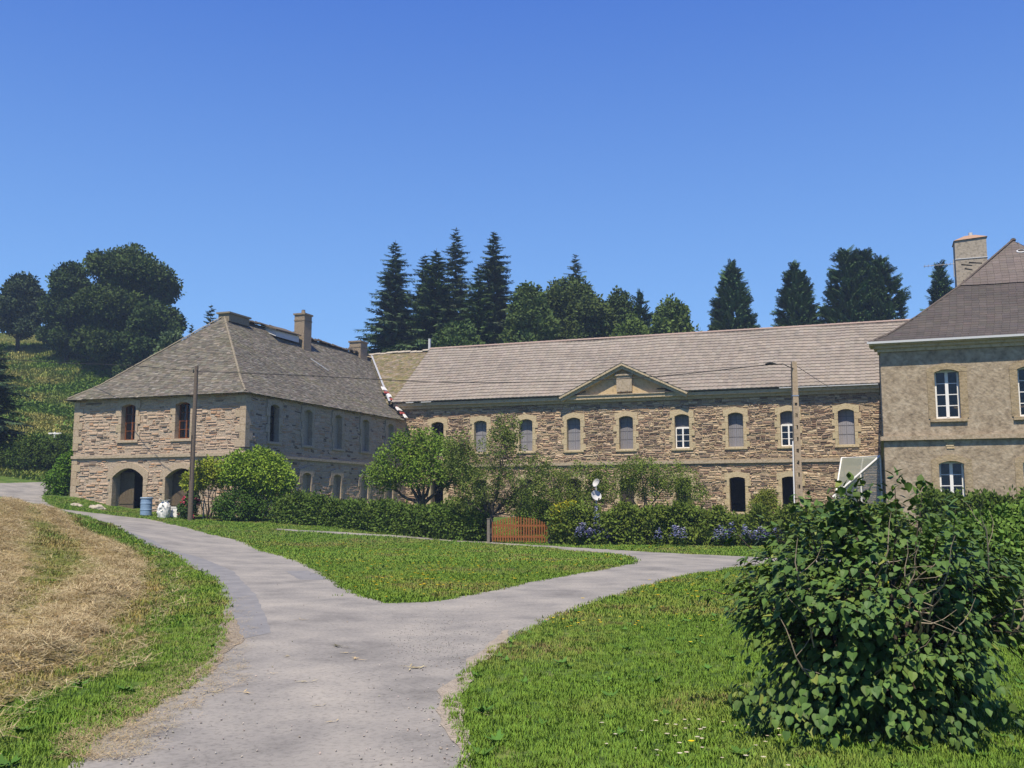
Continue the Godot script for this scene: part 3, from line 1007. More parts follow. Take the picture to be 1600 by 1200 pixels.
func build_house() -> void:
	var b := thing("rendered_house", "tan roughcast house with white windows under a flared brown hipped roof", "building", Vector3(6.4, hgt(6.4, -45.2), -45.18))
	var L := 12.5
	var ops := []
	for x in [2.75, 5.9, 9.1]:
		ops.append([x - .16, 5.22, .95, 2.08])
		ops.append([x - .16, 1.4, .95, 2.05])
	var w := put("wall", wall_core(L, -.5, 8.6, holes(ops, L), .6), M.roughcast, b)
	w.global_transform = Transform3D(Basis(), Vector3(.175, 0, -45.18))
	for o in ops: window(b, "window", Vector3(.16 + o[0], o[1], -45.18), 0, o[2], o[3], .12, "white", "render")
	var w2 := put("court_wall", wall_core(31.8, -.5, 8.6, [], .6), M.roughcast, b)
	w2.global_transform = Transform3D(Basis(Vector3.UP, -PI / 2), Vector3(.16, 0, -77))
	slab(b, "outer_wall", Vector3(12.05, -.5, -77), Vector3(12.66, 8.6, -45.79), M.roughcast)
	slab(b, "rear_wall", Vector3(.77, -.5, -77.6), Vector3(12.6, 8.6, -77), M.roughcast)
	slab(b, "floor_slab", Vector3(.77, 4.1, -76.9), Vector3(12.0, 4.3, -45.8), M.dark_wood)
	slab(b, "inner_wall", Vector3(.77, .2, -52), Vector3(12.0, 8.5, -51.7), M.plaster)
	slab(b, "string_course", Vector3(.06, 4.34, -45.2), Vector3(12.7, 4.52, -45.02), M.ledge_tan)
	slab(b, "string_course", Vector3(.03, 4.34, -64.4), Vector3(.158, 4.52, -45.21), M.ledge_tan)
	# coved eaves
	var cv := MB.new()
	for s in [[.1, 8.15, 8.3], [.24, 8.3, 8.42], [.42, 8.42, 8.5]]:
		cv.box(Vector3(.16 - s[0], s[1], -45.5), Vector3(12.66 + s[0], s[2], -45.18 + s[0]))
		cv.box(Vector3(.16 - s[0] * .9, s[1] + .002, -46.0), Vector3(.5, s[2] - .002, -45.5))
	putw("coved_eaves", cv.mesh(), M.cove, b)
	# little iron stay-hook trace and patched stones over the lower window
	for k in 4:
		var pb := MB.new()
		pb.col = tint(Color(1, 1, 1), .2)
		pb.cbox(Vector3(2.62 - rnd(0, .1), 3.95 + k * .1, -45.3), Vector3(2.85 + rnd(0, .1), 4.03 + k * .1, -45.15), .01)
		putw("bare_stone", pb.mesh(), M.ashlar, b)
	var roof := Node3D.new()
	roof.name = "roof"
	b.add_child(roof)
	var dk := MB.new()
	var tl := MB.new()
	var low := [Vector2(0, 8.52), Vector2(.93, 9.05), Vector2(2.05, 9.9), Vector2(3.95, 11.5)]
	var upp := [Vector2(3.95, 11.54), Vector2(6.55, 14.07)]
	var A := Vector3(-.26, 0, -44.72)
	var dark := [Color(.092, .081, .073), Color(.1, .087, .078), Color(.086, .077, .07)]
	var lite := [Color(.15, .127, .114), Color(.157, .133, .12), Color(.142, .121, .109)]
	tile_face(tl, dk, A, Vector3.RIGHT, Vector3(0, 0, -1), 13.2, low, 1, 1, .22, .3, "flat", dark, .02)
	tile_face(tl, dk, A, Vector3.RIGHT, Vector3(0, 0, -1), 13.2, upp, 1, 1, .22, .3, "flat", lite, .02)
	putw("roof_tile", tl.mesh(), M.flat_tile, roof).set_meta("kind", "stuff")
	tl = MB.new()
	tile_face(tl, dk, Vector3(-.26, 0, -78), Vector3(0, 0, 1), Vector3(1, 0, 0), 33.28, [Vector2(.4, 8.748)] + low.slice(1) + upp, 0, 1, .44, .6, "flat", dark, .02)
	putw("roof_tile", tl.mesh(), M.flat_tile, roof).set_meta("kind", "stuff")
	tile_face(MB.new(), dk, Vector3(12.94, 0, -78), Vector3(0, 0, 1), Vector3(-1, 0, 0), 33.28, low + upp, 0, 1, .8, 1.0, "flat", dark, .02)
	putw("deck", dk.mesh(), M.deck, roof)
	var hipline := []
	for q in low + [Vector2(6.55, 14.07)]: hipline.append(Vector3(-.26 + q.x, q.y + .03, -44.72 - q.x))
	for i in hipline.size() - 1: ridge_row(roof, "hip_tile", hipline[i], hipline[i + 1], .34, .055, M.flat_tile_dark, 0)
	ridge_row(roof, "ridge_tile", Vector3(6.34, 14.1, -51.3), Vector3(6.34, 14.1, -76), .42, .12, M.flat_tile_dark, 0)
	var gb := MB.new()
	gb.box(Vector3(-.34, 8.47, -44.78), Vector3(13.0, 8.56, -44.64))
	putw("gutter", gb.mesh(), M.zinc, b)
	var sk := MB.new()   # small oval roof light
	sk.lathe([Vector2(.17, 0), Vector2(.17, .07), Vector2(.12, .09)], 14)
	var s1 := put("roof_light", sk.mesh(), M.zinc, roof)
	s1.global_transform = Transform3D(Basis(Vector3.RIGHT, PI / 4).scaled(Vector3(1.2, .8, .8)), Vector3(6.55, 13.35, -50.6))
	# cracked chimney with capped top
	var cb := MB.new()
	cb.hexa([Vector3(3.95, 11, -53.4), Vector3(5.4, 11, -53.4), Vector3(5.4, 11, -54.6), Vector3(3.95, 11, -54.6), Vector3(3.95, 14.82, -53.4), Vector3(5.4, 14.92, -53.4), Vector3(5.4, 14.92, -54.6), Vector3(3.95, 14.82, -54.6)])
	var ch := putw("chimney", cb.mesh(), M.chimney_pale, roof)
	var cap := MB.new()
	cap.hexa([Vector3(3.9, 14.82, -53.33), Vector3(5.46, 14.92, -53.33), Vector3(5.46, 14.92, -54.67), Vector3(3.9, 14.82, -54.67), Vector3(4.45, 15.12, -53.75), Vector3(4.95, 15.14, -53.75), Vector3(4.95, 15.14, -54.25), Vector3(4.45, 15.12, -54.25)])
	putw("chimney_cap", cap.mesh(), M.cap, ch)
	var pot := MB.new()
	pot.lathe([Vector2(.1, 15.1), Vector2(.1, 15.32), Vector2(0, 15.32)], 10, Vector3(4.75, 0, -54))
	putw("flue", pot.mesh(), M.zinc, ch)
	for c in [[4.2, 13.62, .5], [4.35, 13.4, .34], [4.75, 13.1, .45], [4.25, 12.8, .3], [4.55, 13.7, .6]]:
		var kb := MB.new()
		kb.hexa([Vector3(c[0], c[1], -53.397), Vector3(c[0] + c[2], c[1] - .1, -53.397), Vector3(c[0] + c[2], c[1] - .13, -53.397), Vector3(c[0], c[1] - .05, -53.397), Vector3(c[0], c[1], -53.385), Vector3(c[0] + c[2], c[1] - .1, -53.385), Vector3(c[0] + c[2], c[1] - .13, -53.385), Vector3(c[0], c[1] - .05, -53.385)])
		putw("crack", kb.mesh(), M.soot, ch)
	var band := MB.new()
	band.box(Vector3(3.93, 13.86, -54.62), Vector3(5.42, 13.9, -53.37))
	putw("iron_band", band.mesh(), M.zinc, ch)
	var an := thing("tv_antenna", "thin metal TV antenna fixed to the cracked house chimney", "antenna", Vector3(3.9, 13.4, -53.6))
	var ab := MB.new()
	ab.tube([Vector3(3.86, 13.0, -53.5), Vector3(3.86, 13.9, -53.5)], [.022, .022], 6)
	putw("mast", ab.mesh(), M.steel, an)
	ab = MB.new()
	ab.tube([Vector3(3.9, 13.68, -53.5), Vector3(2.45, 13.6, -53.2)], [.018, .018], 5)
	putw("boom", ab.mesh(), M.steel, an)
	for k in 8:
		ab = MB.new()
		var p := Vector3(3.7, 13.67, -53.46).lerp(Vector3(2.5, 13.6, -53.2), k / 7.0)
		ab.tube([p + Vector3(0, .02, .28), p + Vector3(0, -.02, -.28)], [.009, .009], 4)
		putw("element", ab.mesh(), M.steel, an)

func build_lean_to() -> void:
	var c := thing("glass_lean_to", "white framed glass lean-to in the corner between range and house", "conservatory", Vector3(-1.2, hgt(-1.2, -60), -60))
	var y0 := 0.75
	var A := Vector3(-2.5, 2.2, -60)
	var B := Vector3(.0, 4.4, -60)
	var C := Vector3(-2.25, 4.5, -64.4)
	var bar := func(a: Vector3, b2: Vector3, r: float, called: String) -> void:
		var mb := MB.new()
		mb.tube([a, b2], [r, r], 4)
		putw(called, mb.mesh(), M.white, c)
	bar.call(Vector3(A.x, y0, A.z), A, .06, "post")
	bar.call(Vector3(B.x, y0, B.z), B, .05, "post")
	var mid := A.lerp(B, .56)
	bar.call(Vector3(mid.x, y0, mid.z), mid + Vector3(0, .1, 0), .05, "post")
	bar.call(A + Vector3(-.15, -.12, 0), B, .075, "rafter")
	bar.call(A, C, .06, "rafter")
	bar.call(C, Vector3(.0, 4.46, -64.4), .06, "rafter")
	bar.call(mid, Vector3(-1.0, 4.5, -64.4), .06, "rafter")
	bar.call(C, B, .03, "rafter")
	bar.call(Vector3(A.x, 1.5, A.z), Vector3(B.x, 1.5, B.z), .035, "rail")
	bar.call(Vector3(-2.4, 2.25, -60), Vector3(-2.4, 2.25, -64.4), .04, "rail")
	var g := func(p: Array, out: Vector3, called: String, m: Material) -> void:
		var mb := MB.new()
		mb.face(p, out)
		putw(called, mb.mesh(), m, c)
	g.call([A, C, B], Vector3(-1, 1, 1), "roof_pane", M.poly_pane)
	g.call([B, C, Vector3(0, 4.46, -64.4)], Vector3.UP, "roof_pane", M.poly_pane)
	g.call([Vector3(A.x, y0, -60), Vector3(mid.x, y0, -60), mid, A], Vector3(0, 0, 1), "pane", M.clear_glass)
	g.call([Vector3(mid.x, y0, -60), Vector3(B.x, y0, -60), B, mid], Vector3(0, 0, 1), "pane", M.clear_glass)
	g.call([Vector3(A.x, y0, -60), A, C, Vector3(C.x, y0, -64.4)], Vector3(-1, 0, 0), "pane", M.clear_glass)

# ---------- plants ----------
func leaf(mb: MB, p: Vector3, dir: Vector3, up: Vector3, l: float, w: float) -> void:   # a pointed leaf, slightly folded
	var s := dir.cross(up).normalized() * w * 0.5
	var n := s.cross(dir).normalized()
	var m := p + dir * l * 0.45 - n * w * 0.12
	var t := p + dir * l
	mb.tri(p, m + s + n * w * .16, t)
	mb.tri(p, t, m - s + n * w * .16)

func ball() -> Vector3:
	while true:
		var v := Vector3(rnd(-1, 1), rnd(-1, 1), rnd(-1, 1))
		if v.length_squared() <= 1.0: return v
	return Vector3.ZERO

func clump_mesh(count: int, l: float, w: float, droop: float) -> ArrayMesh:   # leaves through a ball of radius 1
	var mb := MB.new()
	for i in count:
		var p := ball() * 0.85
		var d := (p.normalized() + ball() * 0.9 + Vector3(0, -droop, 0)).normalized()
		var k := rnd(.8, 1.2)
		mb.col = Color(k, k, k * rnd(.85, 1.1))
		leaf(mb, p, d, (Vector3.UP + ball() * .7).normalized(), l * rnd(.7, 1.3), w * rnd(.7, 1.3))
	return mb.mesh()

func spray_mesh(hang: float) -> ArrayMesh:   # a conifer branch, 1 long along +x, with flat needle sprays
	var mb := MB.new()
	mb.col = Color(.5, .45, .4)
	mb.tube([Vector3.ZERO, Vector3(.5, -.02, 0), Vector3(1, .0, 0)], [.02, .014, .004], 3)
	var s := 0.08
	while s < 1.0:
		for k in [-1.0, 1.0, 0.0]:
			var l := (0.34 * (1.0 - s * .62)) * rnd(.7, 1.25)
			var d := Vector3(rnd(.4, .8), -hang * rnd(.3, 1.0) - (.7 if k == 0.0 else 0.0), k * rnd(.6, 1.0) + rnd(-.1, .1)).normalized()
			var q := rnd(.75, 1.2)
			mb.col = Color(q, q, q)
			leaf(mb, Vector3(s, -.02, 0), d, Vector3(rnd(-.3, .3), 1, rnd(-.3, .3)), l, l * .42)
		s += 0.062
	var t := rnd(.9, 1.1)
	mb.col = Color(t, t, t)
	leaf(mb, Vector3(.93, 0, 0), Vector3(1, .1, 0), Vector3.UP, .16, .06)
	return mb.mesh()

func limb(mb: MB, a: Vector3, b: Vector3, r0: float, r1: float, wob: float, sides := 6) -> void:
	var p := []
	var r := []
	for i in 6:
		var t := i / 5.0
		p.append(a.lerp(b, t) + (ball() * wob * a.distance_to(b) if i > 0 and i < 5 else Vector3.ZERO))
		r.append(lerpf(r0, r1, t))
	mb.tube(p, r, sides)

func crown_in(parent: Node3D, lobes: Array, count: int, m: Mesh, mt: Material, size: Vector2, col: Color, vary: float, shell := 0.55) -> void:   # lobes: [centre, radii], in the parent's axes
	var ts := []
	var cs := []
	var weight := []
	var sum := 0.0
	for l in lobes:
		var r: Vector3 = l[1]
		sum += pow(r.x * r.y * r.z, 0.66)
		weight.append(sum)
	for i in count:
		var pick := rng.randf() * sum
		var k := 0
		while weight[k] < pick: k += 1
		var v := ball()
		v = v.normalized() * lerpf(pow(v.length(), 1.0), 1.0, shell * rng.randf())
		var c: Vector3 = lobes[k][0] + v * (lobes[k][1] as Vector3)
		var b := Basis(Vector3(rnd(-1, 1), rnd(-1, 1), rnd(-1, 1)).normalized(), rnd(0, TAU)) * rnd(size.x, size.y)
		ts.append(Transform3D(b, c))
		cs.append(tint(col, vary))
	many("crown", m, mt, parent, ts, cs)

func broadleaf(called: String, label: String, px: float, py: float, d: float, half: float, lobes_n: int, count: int, col: Color, group: String, low := 0.25, size := Vector2(.55, .95)) -> void:
	var top := at_depth(px, py, d)
	var g := hgt(top.x, top.z)
	var H := top.y - g
	var R := half / F * d
	var t := thing(called, label, "tree", Vector3(top.x, g, top.z), 0, group)
	var mb := MB.new()
	mb.tube([Vector3(0, -.3, 0), Vector3(rnd(-.2, .2), H * .25, rnd(-.2, .2)), Vector3(rnd(-.3, .3), H * .55, rnd(-.3, .3)), Vector3(0, H * .85, 0)], [R * .09, R * .065, R * .045, R * .012], 8)
	var lobes := [[Vector3(0, H * .78, 0), Vector3(R * .55, H * .19, R * .55)], [Vector3(0, H * (low + .95) / 2.0, 0), Vector3(R * .76, H * (.9 - low) / 2.0, R * .76)]]
	for i in lobes_n:
		var a := TAU * (i + rnd(0, .6)) / lobes_n * 2.4
		var y := lerpf(low + .12, .84, float(i) / lobes_n)
		var rr := R * (1.0 - pow(absf(y - .45) * 1.5, 2.0) * .75)
		var lr := R * rnd(.2, .36)
		var c := Vector3(cos(a) * (rr - lr * .7), H * y, sin(a) * (rr - lr * .7))
		lobes.append([c, Vector3(lr, lr * rnd(.55, .8), lr)])
		limb(mb, Vector3(0, H * maxf(.15, y - .25), 0), c, R * .03, R * .006, .05, 5)
	put("trunk", mb.mesh(), M.bark, t)
	crown_in(t, lobes, count, M.clump_far, M.leaf_far, size, col, .22)

func spruce(called: String, label: String, px: float, py: float, d: float, half: float, col: Color, group: String, sparse := 1.0, droop := .25) -> void:
	var top := at_depth(px, py, d)
	var g := hgt(top.x, top.z)
	var H := top.y - g
	var R := half / F * d
	var t := thing(called, label, "tree", Vector3(top.x, g, top.z), 0, group)
	var mb := MB.new()
	mb.tube([Vector3(0, -.3, 0), Vector3(.05, H * .5, 0), Vector3(0, H, 0)], [.3 * R / 2.5 + .1, .15, .015], 7)
	put("trunk", mb.mesh(), M.bark, t)
	var ts := []
	var cs := []
	var y := H * .12
	while y < H - .2:
		var f := (H - y) / H
		var r := R * 1.45 * minf(1.0, pow(f * 2.1, .74)) * rnd(.72, 1.12) + .2
		var nb := int(lerpf(11, 5, 1.0 - f) * sparse) + 1
		var a0 := rnd(0, TAU)
		for k in nb:
			var a := a0 + TAU * k / nb + rnd(-.3, .3)
			var rr := r * rnd(.6, 1.12)
			var tilt := -droop * (1.0 - (1.0 - f) * 1.4) + rnd(-.12, .12)
			var b := Basis(Vector3.UP, a) * Basis(Vector3(0, 0, 1), tilt) * Basis(Vector3(1, 0, 0), rnd(-.3, .3))
			ts.append(Transform3D(b.scaled_local(Vector3(rr, rr * .75 + .3, rr * .9 + .25)), Vector3(0, y + rnd(-.15, .15), 0)))
			cs.append(tint(col, .25))
		y += lerpf(.5, .36, 1.0 - f) / sqrt(sparse)
	many("crown", M.spray, M.needle, t, ts, cs)

func cypress(called: String, label: String, px: float, py: float, d: float, half: float, col: Color, tops: Array, group: String, count := 2400) -> void:   # tops: [offset x in half widths, height share]
	var top := at_depth(px, py, d)
	var g := hgt(top.x, top.z)
	var H := top.y - g
	var R := half / F * d
	var t := thing(called, label, "tree", Vector3(top.x, g, top.z), YAW, group)
	var mb := MB.new()
	mb.tube([Vector3(0, -.3, 0), Vector3(0, H * .5, 0), Vector3(0, H * .95, 0)], [.4, .2, .02], 7)
	put("trunk", mb.mesh(), M.bark, t)
	var ts := []
	var cs := []
	for i in count:
		var tt: Array = tops[i % tops.size()]
		var h: float = H * tt[1]
		var y := h * (1.0 - pow(rng.randf(), .72) * .97)
		var f := 1.0 - y / h
		var a := rnd(0, TAU)
		var wide: float = R * (1.05 if tops.size() == 1 else .74 if tops.size() == 3 else 1.0)
		var r: float = wide * minf(1.0, pow(f * 2.5, .58)) * (0.95 + .12 * sin(a * 3.0 + y * 1.3)) * rnd(.72, 1.06)
		var p := Vector3(cos(a) * r + tt[0] * R, y, sin(a) * r)
		var b := Basis(Vector3.UP, -a) * Basis(Vector3(0, 0, 1), rnd(.1, 1.0)) * Basis(Vector3(1, 0, 0), rnd(-.8, .8))
		ts.append(Transform3D((b * rnd(.8, 1.5)).scaled_local(Vector3(1, 1.3, 1.3)), p - Vector3(cos(a), .6, sin(a)) * .6))
		cs.append(tint(col, .3))
	many("crown", M.plume, M.needle, t, ts, cs)

func shrub(called: String, label: String, at: Vector3, lobes: Array, count: int, m: Mesh, mt: Material, size: Vector2, col: Color, vary: float, cat := "shrub", group := "", stems := 5, shell := .5) -> Node3D:   # lobes relative to the foot, in view-aligned axes
	var t := thing(called, label, cat, at, YAW, group)
	var mb := MB.new()
	for i in stems:
		var l: Array = lobes[rng.randi() % lobes.size()]
		limb(mb, Vector3(rnd(-.15, .15), -.1, rnd(-.15, .15)), (l[0] as Vector3) + ball() * (l[1] as Vector3) * .6, .035, .008, .06, 5)
	put("stem", mb.mesh(), M.bark, t)
	crown_in(t, lobes, count, m, mt, size, col, vary, shell)
	return t

func hedge(called: String, label: String, pts: Array, width: float, height: float, count: int, col: Color, wild: float) -> void:   # pts: world feet, in order
	var t := thing(called, label, "hedge", pts[0])
	var ts := []
	var cs := []
	var sb := MB.new()
	var nz := FastNoiseLite.new()
	nz.seed = count
	nz.frequency = .35
	var total := 0.0
	for i in pts.size() - 1: total += (pts[i] as Vector3).distance_to(pts[i + 1])
	for i in pts.size() - 1:
		var a: Vector3 = pts[i]
		var b: Vector3 = pts[i + 1]
		var side := (b - a).cross(Vector3.UP).normalized()
		for k in int(a.distance_to(b) / .5):
			var q := a.lerp(b, rng.randf()) + side * rnd(-.2, .2) * width
			limb(sb, q - a.lerp(b, 0) + a - pts[0] - Vector3(0, .1, 0), q - pts[0] + Vector3(rnd(-.2, .2), height * .8, rnd(-.2, .2)), .025, .006, .06, 4)
		for k in int(count * a.distance_to(b) / total):
			var f := rng.randf()
			var c := a.lerp(b, f)
			var hh := height * (1.0 + nz.get_noise_2d(c.x * 2.0, c.z * 2.0) * wild + nz.get_noise_2d(c.x * 7.0, c.z * 7.0) * wild * .6)
			if rng.randf() < .05: hh *= rnd(1.05, 1.25)
			var u := rnd(-1, 1)
			var y := rng.randf()
			if rng.randf() < .6:
				if rng.randf() < .5: y = rnd(.86, 1.02)
				else: u = signf(u) * rnd(.8, 1.05)
			var wd := width * .5 * (1.0 - .3 * y * y + nz.get_noise_2d(c.x * 3.0 + 50.0, y * 4.0) * .35)
			ts.append(Transform3D(Basis(Vector3(rnd(-1, 1), rnd(-1, 1), rnd(-1, 1)).normalized(), rnd(0, TAU)) * rnd(.16, .34), c - pts[0] + side * u * wd + Vector3(0, y * hh, 0)))
			cs.append(tint(col, .28))
	put("stem", sb.mesh(), M.bark, t)
	many("foliage", M.clump_mid, M.leaf_mid, t, ts, cs)

func fruit_tree(called: String, label: String, foot: Vector3, H: float, R: float, trunk_h: float, r0: float, count: int, col: Color, lobes: Array, size: Vector2) -> void:   # lobes in shares of R and H
	var t := thing(called, label, "tree", foot, YAW, "fruit trees in the garden")
	var mb := MB.new()
	var fork := Vector3(rnd(-.15, .15), trunk_h, rnd(-.15, .15))
	limb(mb, Vector3(0, -.2, 0), fork, r0, r0 * .75, .04, 8)
	var ls := []
	for l in lobes:
		var c := Vector3(l[0] * R, l[1] * H, l[2] * R)
		var k := fork.lerp(c, .45) + Vector3(rnd(-.2, .2), -.15, rnd(-.2, .2))
		limb(mb, fork - Vector3(0, .1, 0), k, r0 * .55, r0 * .33, .05, 6)
		limb(mb, k, c, r0 * .33, r0 * .1, .06, 5)
		for s in 7:
			limb(mb, k.lerp(c, rng.randf()), c + ball() * Vector3(l[3] * R, l[4] * H, l[3] * R) * 1.02, r0 * .12, .006, .08, 4)
		ls.append([c, Vector3(l[3] * R, l[4] * H, l[3] * R)])
	put("trunk", mb.mesh(), M.bark_grey, t)
	crown_in(t, ls, count, M.clump_mid, M.leaf_mid, size, col, .28, .3)

func lilac(foot: Vector3) -> void:
	var t := thing("lilac_bush", "large lilac bush with broad dark leaves and bare twigs on the lawn", "bush", foot, YAW)
	# leaf variants: heart-shaped, folded along the midrib, tip curled
	var variants := []
	for k in 5:
		var mb := MB.new()
		var curl := rnd(.05, .35)
		var fold := rnd(.1, .3)
		var out := [[0.0, .0], [.12, .24], [.3, .36], [.52, .34], [.76, .19], [1.0, 0.0]]
		var prev_l := Vector3.ZERO
		var prev_r := Vector3.ZERO
		var prev_m := Vector3.ZERO
		for i in range(1, 6):
			var f: float = out[i][0]
			var w: float = out[i][1]
			var mid := Vector3(f, -curl * f * f, 0)
			var l := mid + Vector3(0, w * fold, w)
			var r := mid + Vector3(0, w * fold, -w)
			var q := rnd(.93, 1.07)
			mb.col = Color(q, q, q)
			mb.face([prev_m, prev_l, l, mid], Vector3.UP)
			mb.face([prev_m, prev_r, r, mid], Vector3.UP)
			prev_l = l; prev_r = r; prev_m = mid
		variants.append(mb.mesh())
	var sb := MB.new()
	var tw2 := MB.new()
	var leaves := []   # transform, outwardness
	var C := Vector3(0.0, .72, 0)
	var rad := Vector3(.96, .84, 1.0)
	var put_leaves := func(p: Vector3, dir: Vector3, n: int, spread: float) -> void:
		for i in n:
			var q := p + ball() * spread
			var o := (q - Vector3(0, .5, 0)).normalized()
			var d := (o * .7 + dir * .3 + ball() * .75 + Vector3(0, -.85, 0)).normalized()
			var up := (Vector3.UP * .9 + o * .55 + ball() * .5).normalized()
			var z := d.cross(up).normalized()
			var s := rnd(.042, .088)
			leaves.append([Transform3D(Basis(d * s, z.cross(d) * s, z * s), q), q])
	for i in 30:
		var a := TAU * i / 30.0 * 4.0 + rnd(-.3, .3)
		var e := acos(rnd(-.12, 1.0))
		var tip := C + Vector3(cos(a) * sin(e), cos(e) * .95, sin(a) * sin(e)) * rad * rnd(.8, 1.0)
		tip.y = maxf(tip.y, .25)
		var root := Vector3(rnd(-.22, .22), -.05, rnd(-.2, .2))
		var mid := root.lerp(tip, .5) + Vector3(0, .18, 0)
		limb(sb, root, mid, .024, .016, .06, 6)
		limb(sb, mid, tip, .016, .006, .06, 5)
		for k in 16:
			var p := root.lerp(mid, rnd(.35, 1.0)) if k < 5 else mid.lerp(tip, rnd(0, 1.0))
			var o := (p - Vector3(0, .55, 0)).normalized()
			var q := p + (o + ball() * .9).normalized() * rnd(.15, .42)
			q.y = maxf(q.y, .08)
			limb(sb, p, q, .006, .003, .08, 4)
			put_leaves.call(q, (q - p).normalized(), 13, .12)
			put_leaves.call(p.lerp(q, .5), (q - p).normalized(), 5, .1)
	# the outer skin, so the bush closes where light would fall on it
	for i in 330:
		var v := ball().normalized()
		if v.y < -.75: continue
		var p := C + v * rad * rnd(.7, 1.05) * (1.0 + .13 * sin(v.x * 7.0 + v.y * 5.0))
		p.y = maxf(p.y, .07)
		put_leaves.call(p, v, 8, .13)
	# a tall leading shoot, its leaves in a tuft
	for sh in [[Vector3(.1, 1.55, .15), Vector3(.16, 1.74, .1)], [Vector3(-.5, 1.42, .2), Vector3(-.55, 1.6, .2)], [Vector3(.32, 1.5, .1), Vector3(.36, 1.68, .1)], [Vector3(-.25, 1.45, .2), Vector3(-.27, 1.6, .3)]]:
		limb(sb, Vector3(sh[0].x * .7, .8, sh[0].z), sh[1], .008, .003, .02, 5)
		put_leaves.call(sh[1], Vector3.UP, 26, .11)
		put_leaves.call(sh[0], Vector3.UP, 22, .13)
	# low suckers in front
	for i in 60:
		var p := Vector3(rnd(-1.0, .7), rnd(.05, .3), rnd(.6, 1.0)) if i < 24 else Vector3(-.78, .3, .35) + ball() * Vector3(.42, .3, .4)
		put_leaves.call(p, Vector3(0, .3, 1), 8, .12)
	put("branch", sb.mesh(), M.bark, t)
	for k in 16:
		var o := Vector3(rnd(-.75, .75), rnd(.35, 1.15), rnd(.5, .75))
		var tb := MB.new()
		var walk := func(from: Vector3, dir: Vector3, steps: int, r: float) -> Array:
			var pts := [from]
			var rr := [r]
			var d := dir
			for i in steps:
				d = (d + ball() * .45 + Vector3(0, .08, 0)).normalized()
				pts.append(pts[-1] + d * rnd(.07, .12))
				rr.append(r * (1.0 - .8 * (i + 1.0) / steps))
			return [pts, rr]
		var main: Array = walk.call(o, Vector3(o.x * .5 + rnd(-.4, .4), rnd(.2, .9), rnd(.5, 1.0)).normalized(), 6, rnd(.006, .0105))
		tb.tube(main[0], main[1], 5)
		for s in 2:
			var at := 2 + s
			var side: Array = walk.call(main[0][at], Vector3(rnd(-1, 1), rnd(-.2, .6), rnd(-.2, .6)).normalized(), 3, main[1][at] * .7)
			tb.tube(side[0], side[1], 4)
		put("bare_twig", tb.mesh(), M.twig, t)
	# the leaves that show largest are pieces of their own, the others one mass
	leaves.sort_custom(func(p, q): return (p[1] as Vector3).z + (p[1] as Vector3).length() * .6 > (q[1] as Vector3).z + (q[1] as Vector3).length() * .6)
	var per := {}
	for i in leaves.size():
		var kind := rng.randi() % 5
		if i < 300:
			put("leaf", variants[kind], M.lilac_single[rng.randi() % 4], t, leaves[i][0])
		else:
			if not per.has(kind): per[kind] = [[], []]
			per[kind][0].append(leaves[i][0])
			var lc := tint(Color(.075, .138, .036).lerp(Color(.12, .17, .04), rng.randf() * .5), .35)
			if rng.randf() < .02: lc = Color(.2, .24, .06)
			per[kind][1].append(lc)
	for k in per: many("foliage", variants[k], M.lilac, t, per[k][0], per[k][1])

func flower_spike(label: String, foot: Vector3, h: float, col: Color, group: String) -> void:
	var t := thing("delphinium", label, "flower", foot, 0, group)
	var mb := MB.new()
	limb(mb, Vector3.ZERO, Vector3(rnd(-.02, .02), h, rnd(-.02, .02)), .012, .006, .02, 4)
	put("stem", mb.mesh(), M.stem_green, t)
	var fb := MB.new()
	for k in 44:
		var f := rng.randf()
		var y := h * lerpf(.45, 1.02, f)
		var a := rnd(0, TAU)
		var r := lerpf(.26, .05, f)
		fb.col = tint(col, .3)
		var d := Vector3(cos(a), rnd(-.1, .4), sin(a)).normalized()
		var p := Vector3(cos(a) * r * .5, y, sin(a) * r * .5)
		leaf(fb, p, d, Vector3.UP, .1, .09)
		leaf(fb, p, (d + Vector3(0, .8, 0)).normalized(), d, .06, .06)
	put("floret", fb.mesh(), M.petal, t)
	var lb := MB.new()
	for k in 16:
		var a := rnd(0, TAU)
		lb.col = tint(Color(.06, .13, .03), .2)
		leaf(lb, Vector3(0, h * rnd(.05, .5), 0), Vector3(cos(a), rnd(-.1, .6), sin(a)).normalized(), Vector3.UP, .2, .1)
	put("leaf", lb.mesh(), M.leaf_mid, t)

# ---------- grass ----------
func tuft_mesh(blades: int, h: float, w: float, spread: float, bend: float) -> ArrayMesh:
	var mb := MB.new()
	for i in blades:
		var a := rnd(0, TAU)
		var o := Vector3(cos(a), 0, sin(a)) * spread * sqrt(rng.randf())
		var d := Vector3(rnd(-1, 1), 0, rnd(-1, 1)).normalized()
		var s := d.cross(Vector3.UP) * w * .5
		var hh := h * rnd(.55, 1.25)
		var m := o + Vector3.UP * hh * .6 + d * hh * bend * .3
		var t := o + Vector3.UP * hh + d * hh * bend
		var k := rnd(.75, 1.25)
		mb.col = Color(k * rnd(.9, 1.15), k, k * rnd(.8, 1.1))
		mb.face([o - s, o + s, m + s * .8, m - s * .8], d + Vector3.UP)
		mb.face([m - s * .8, m + s * .8, t], d + Vector3.UP)
	return mb.mesh()

func in_view(x: float, z: float, spare: float) -> bool:
	var u := x * cos(YAW) - z * sin(YAW)
	var d := -x * sin(YAW) - z * cos(YAW)
	return d > 3.5 and absf(u) < d * .54 + spare

func on_building(x: float, z: float) -> bool:
	return (x > -43.8 and x < -32.2 and z < -45.3) or (z < -64.7 and z > -77.5 and x > -44.0 and x < 1) or (x > .2 and z < -45.3)

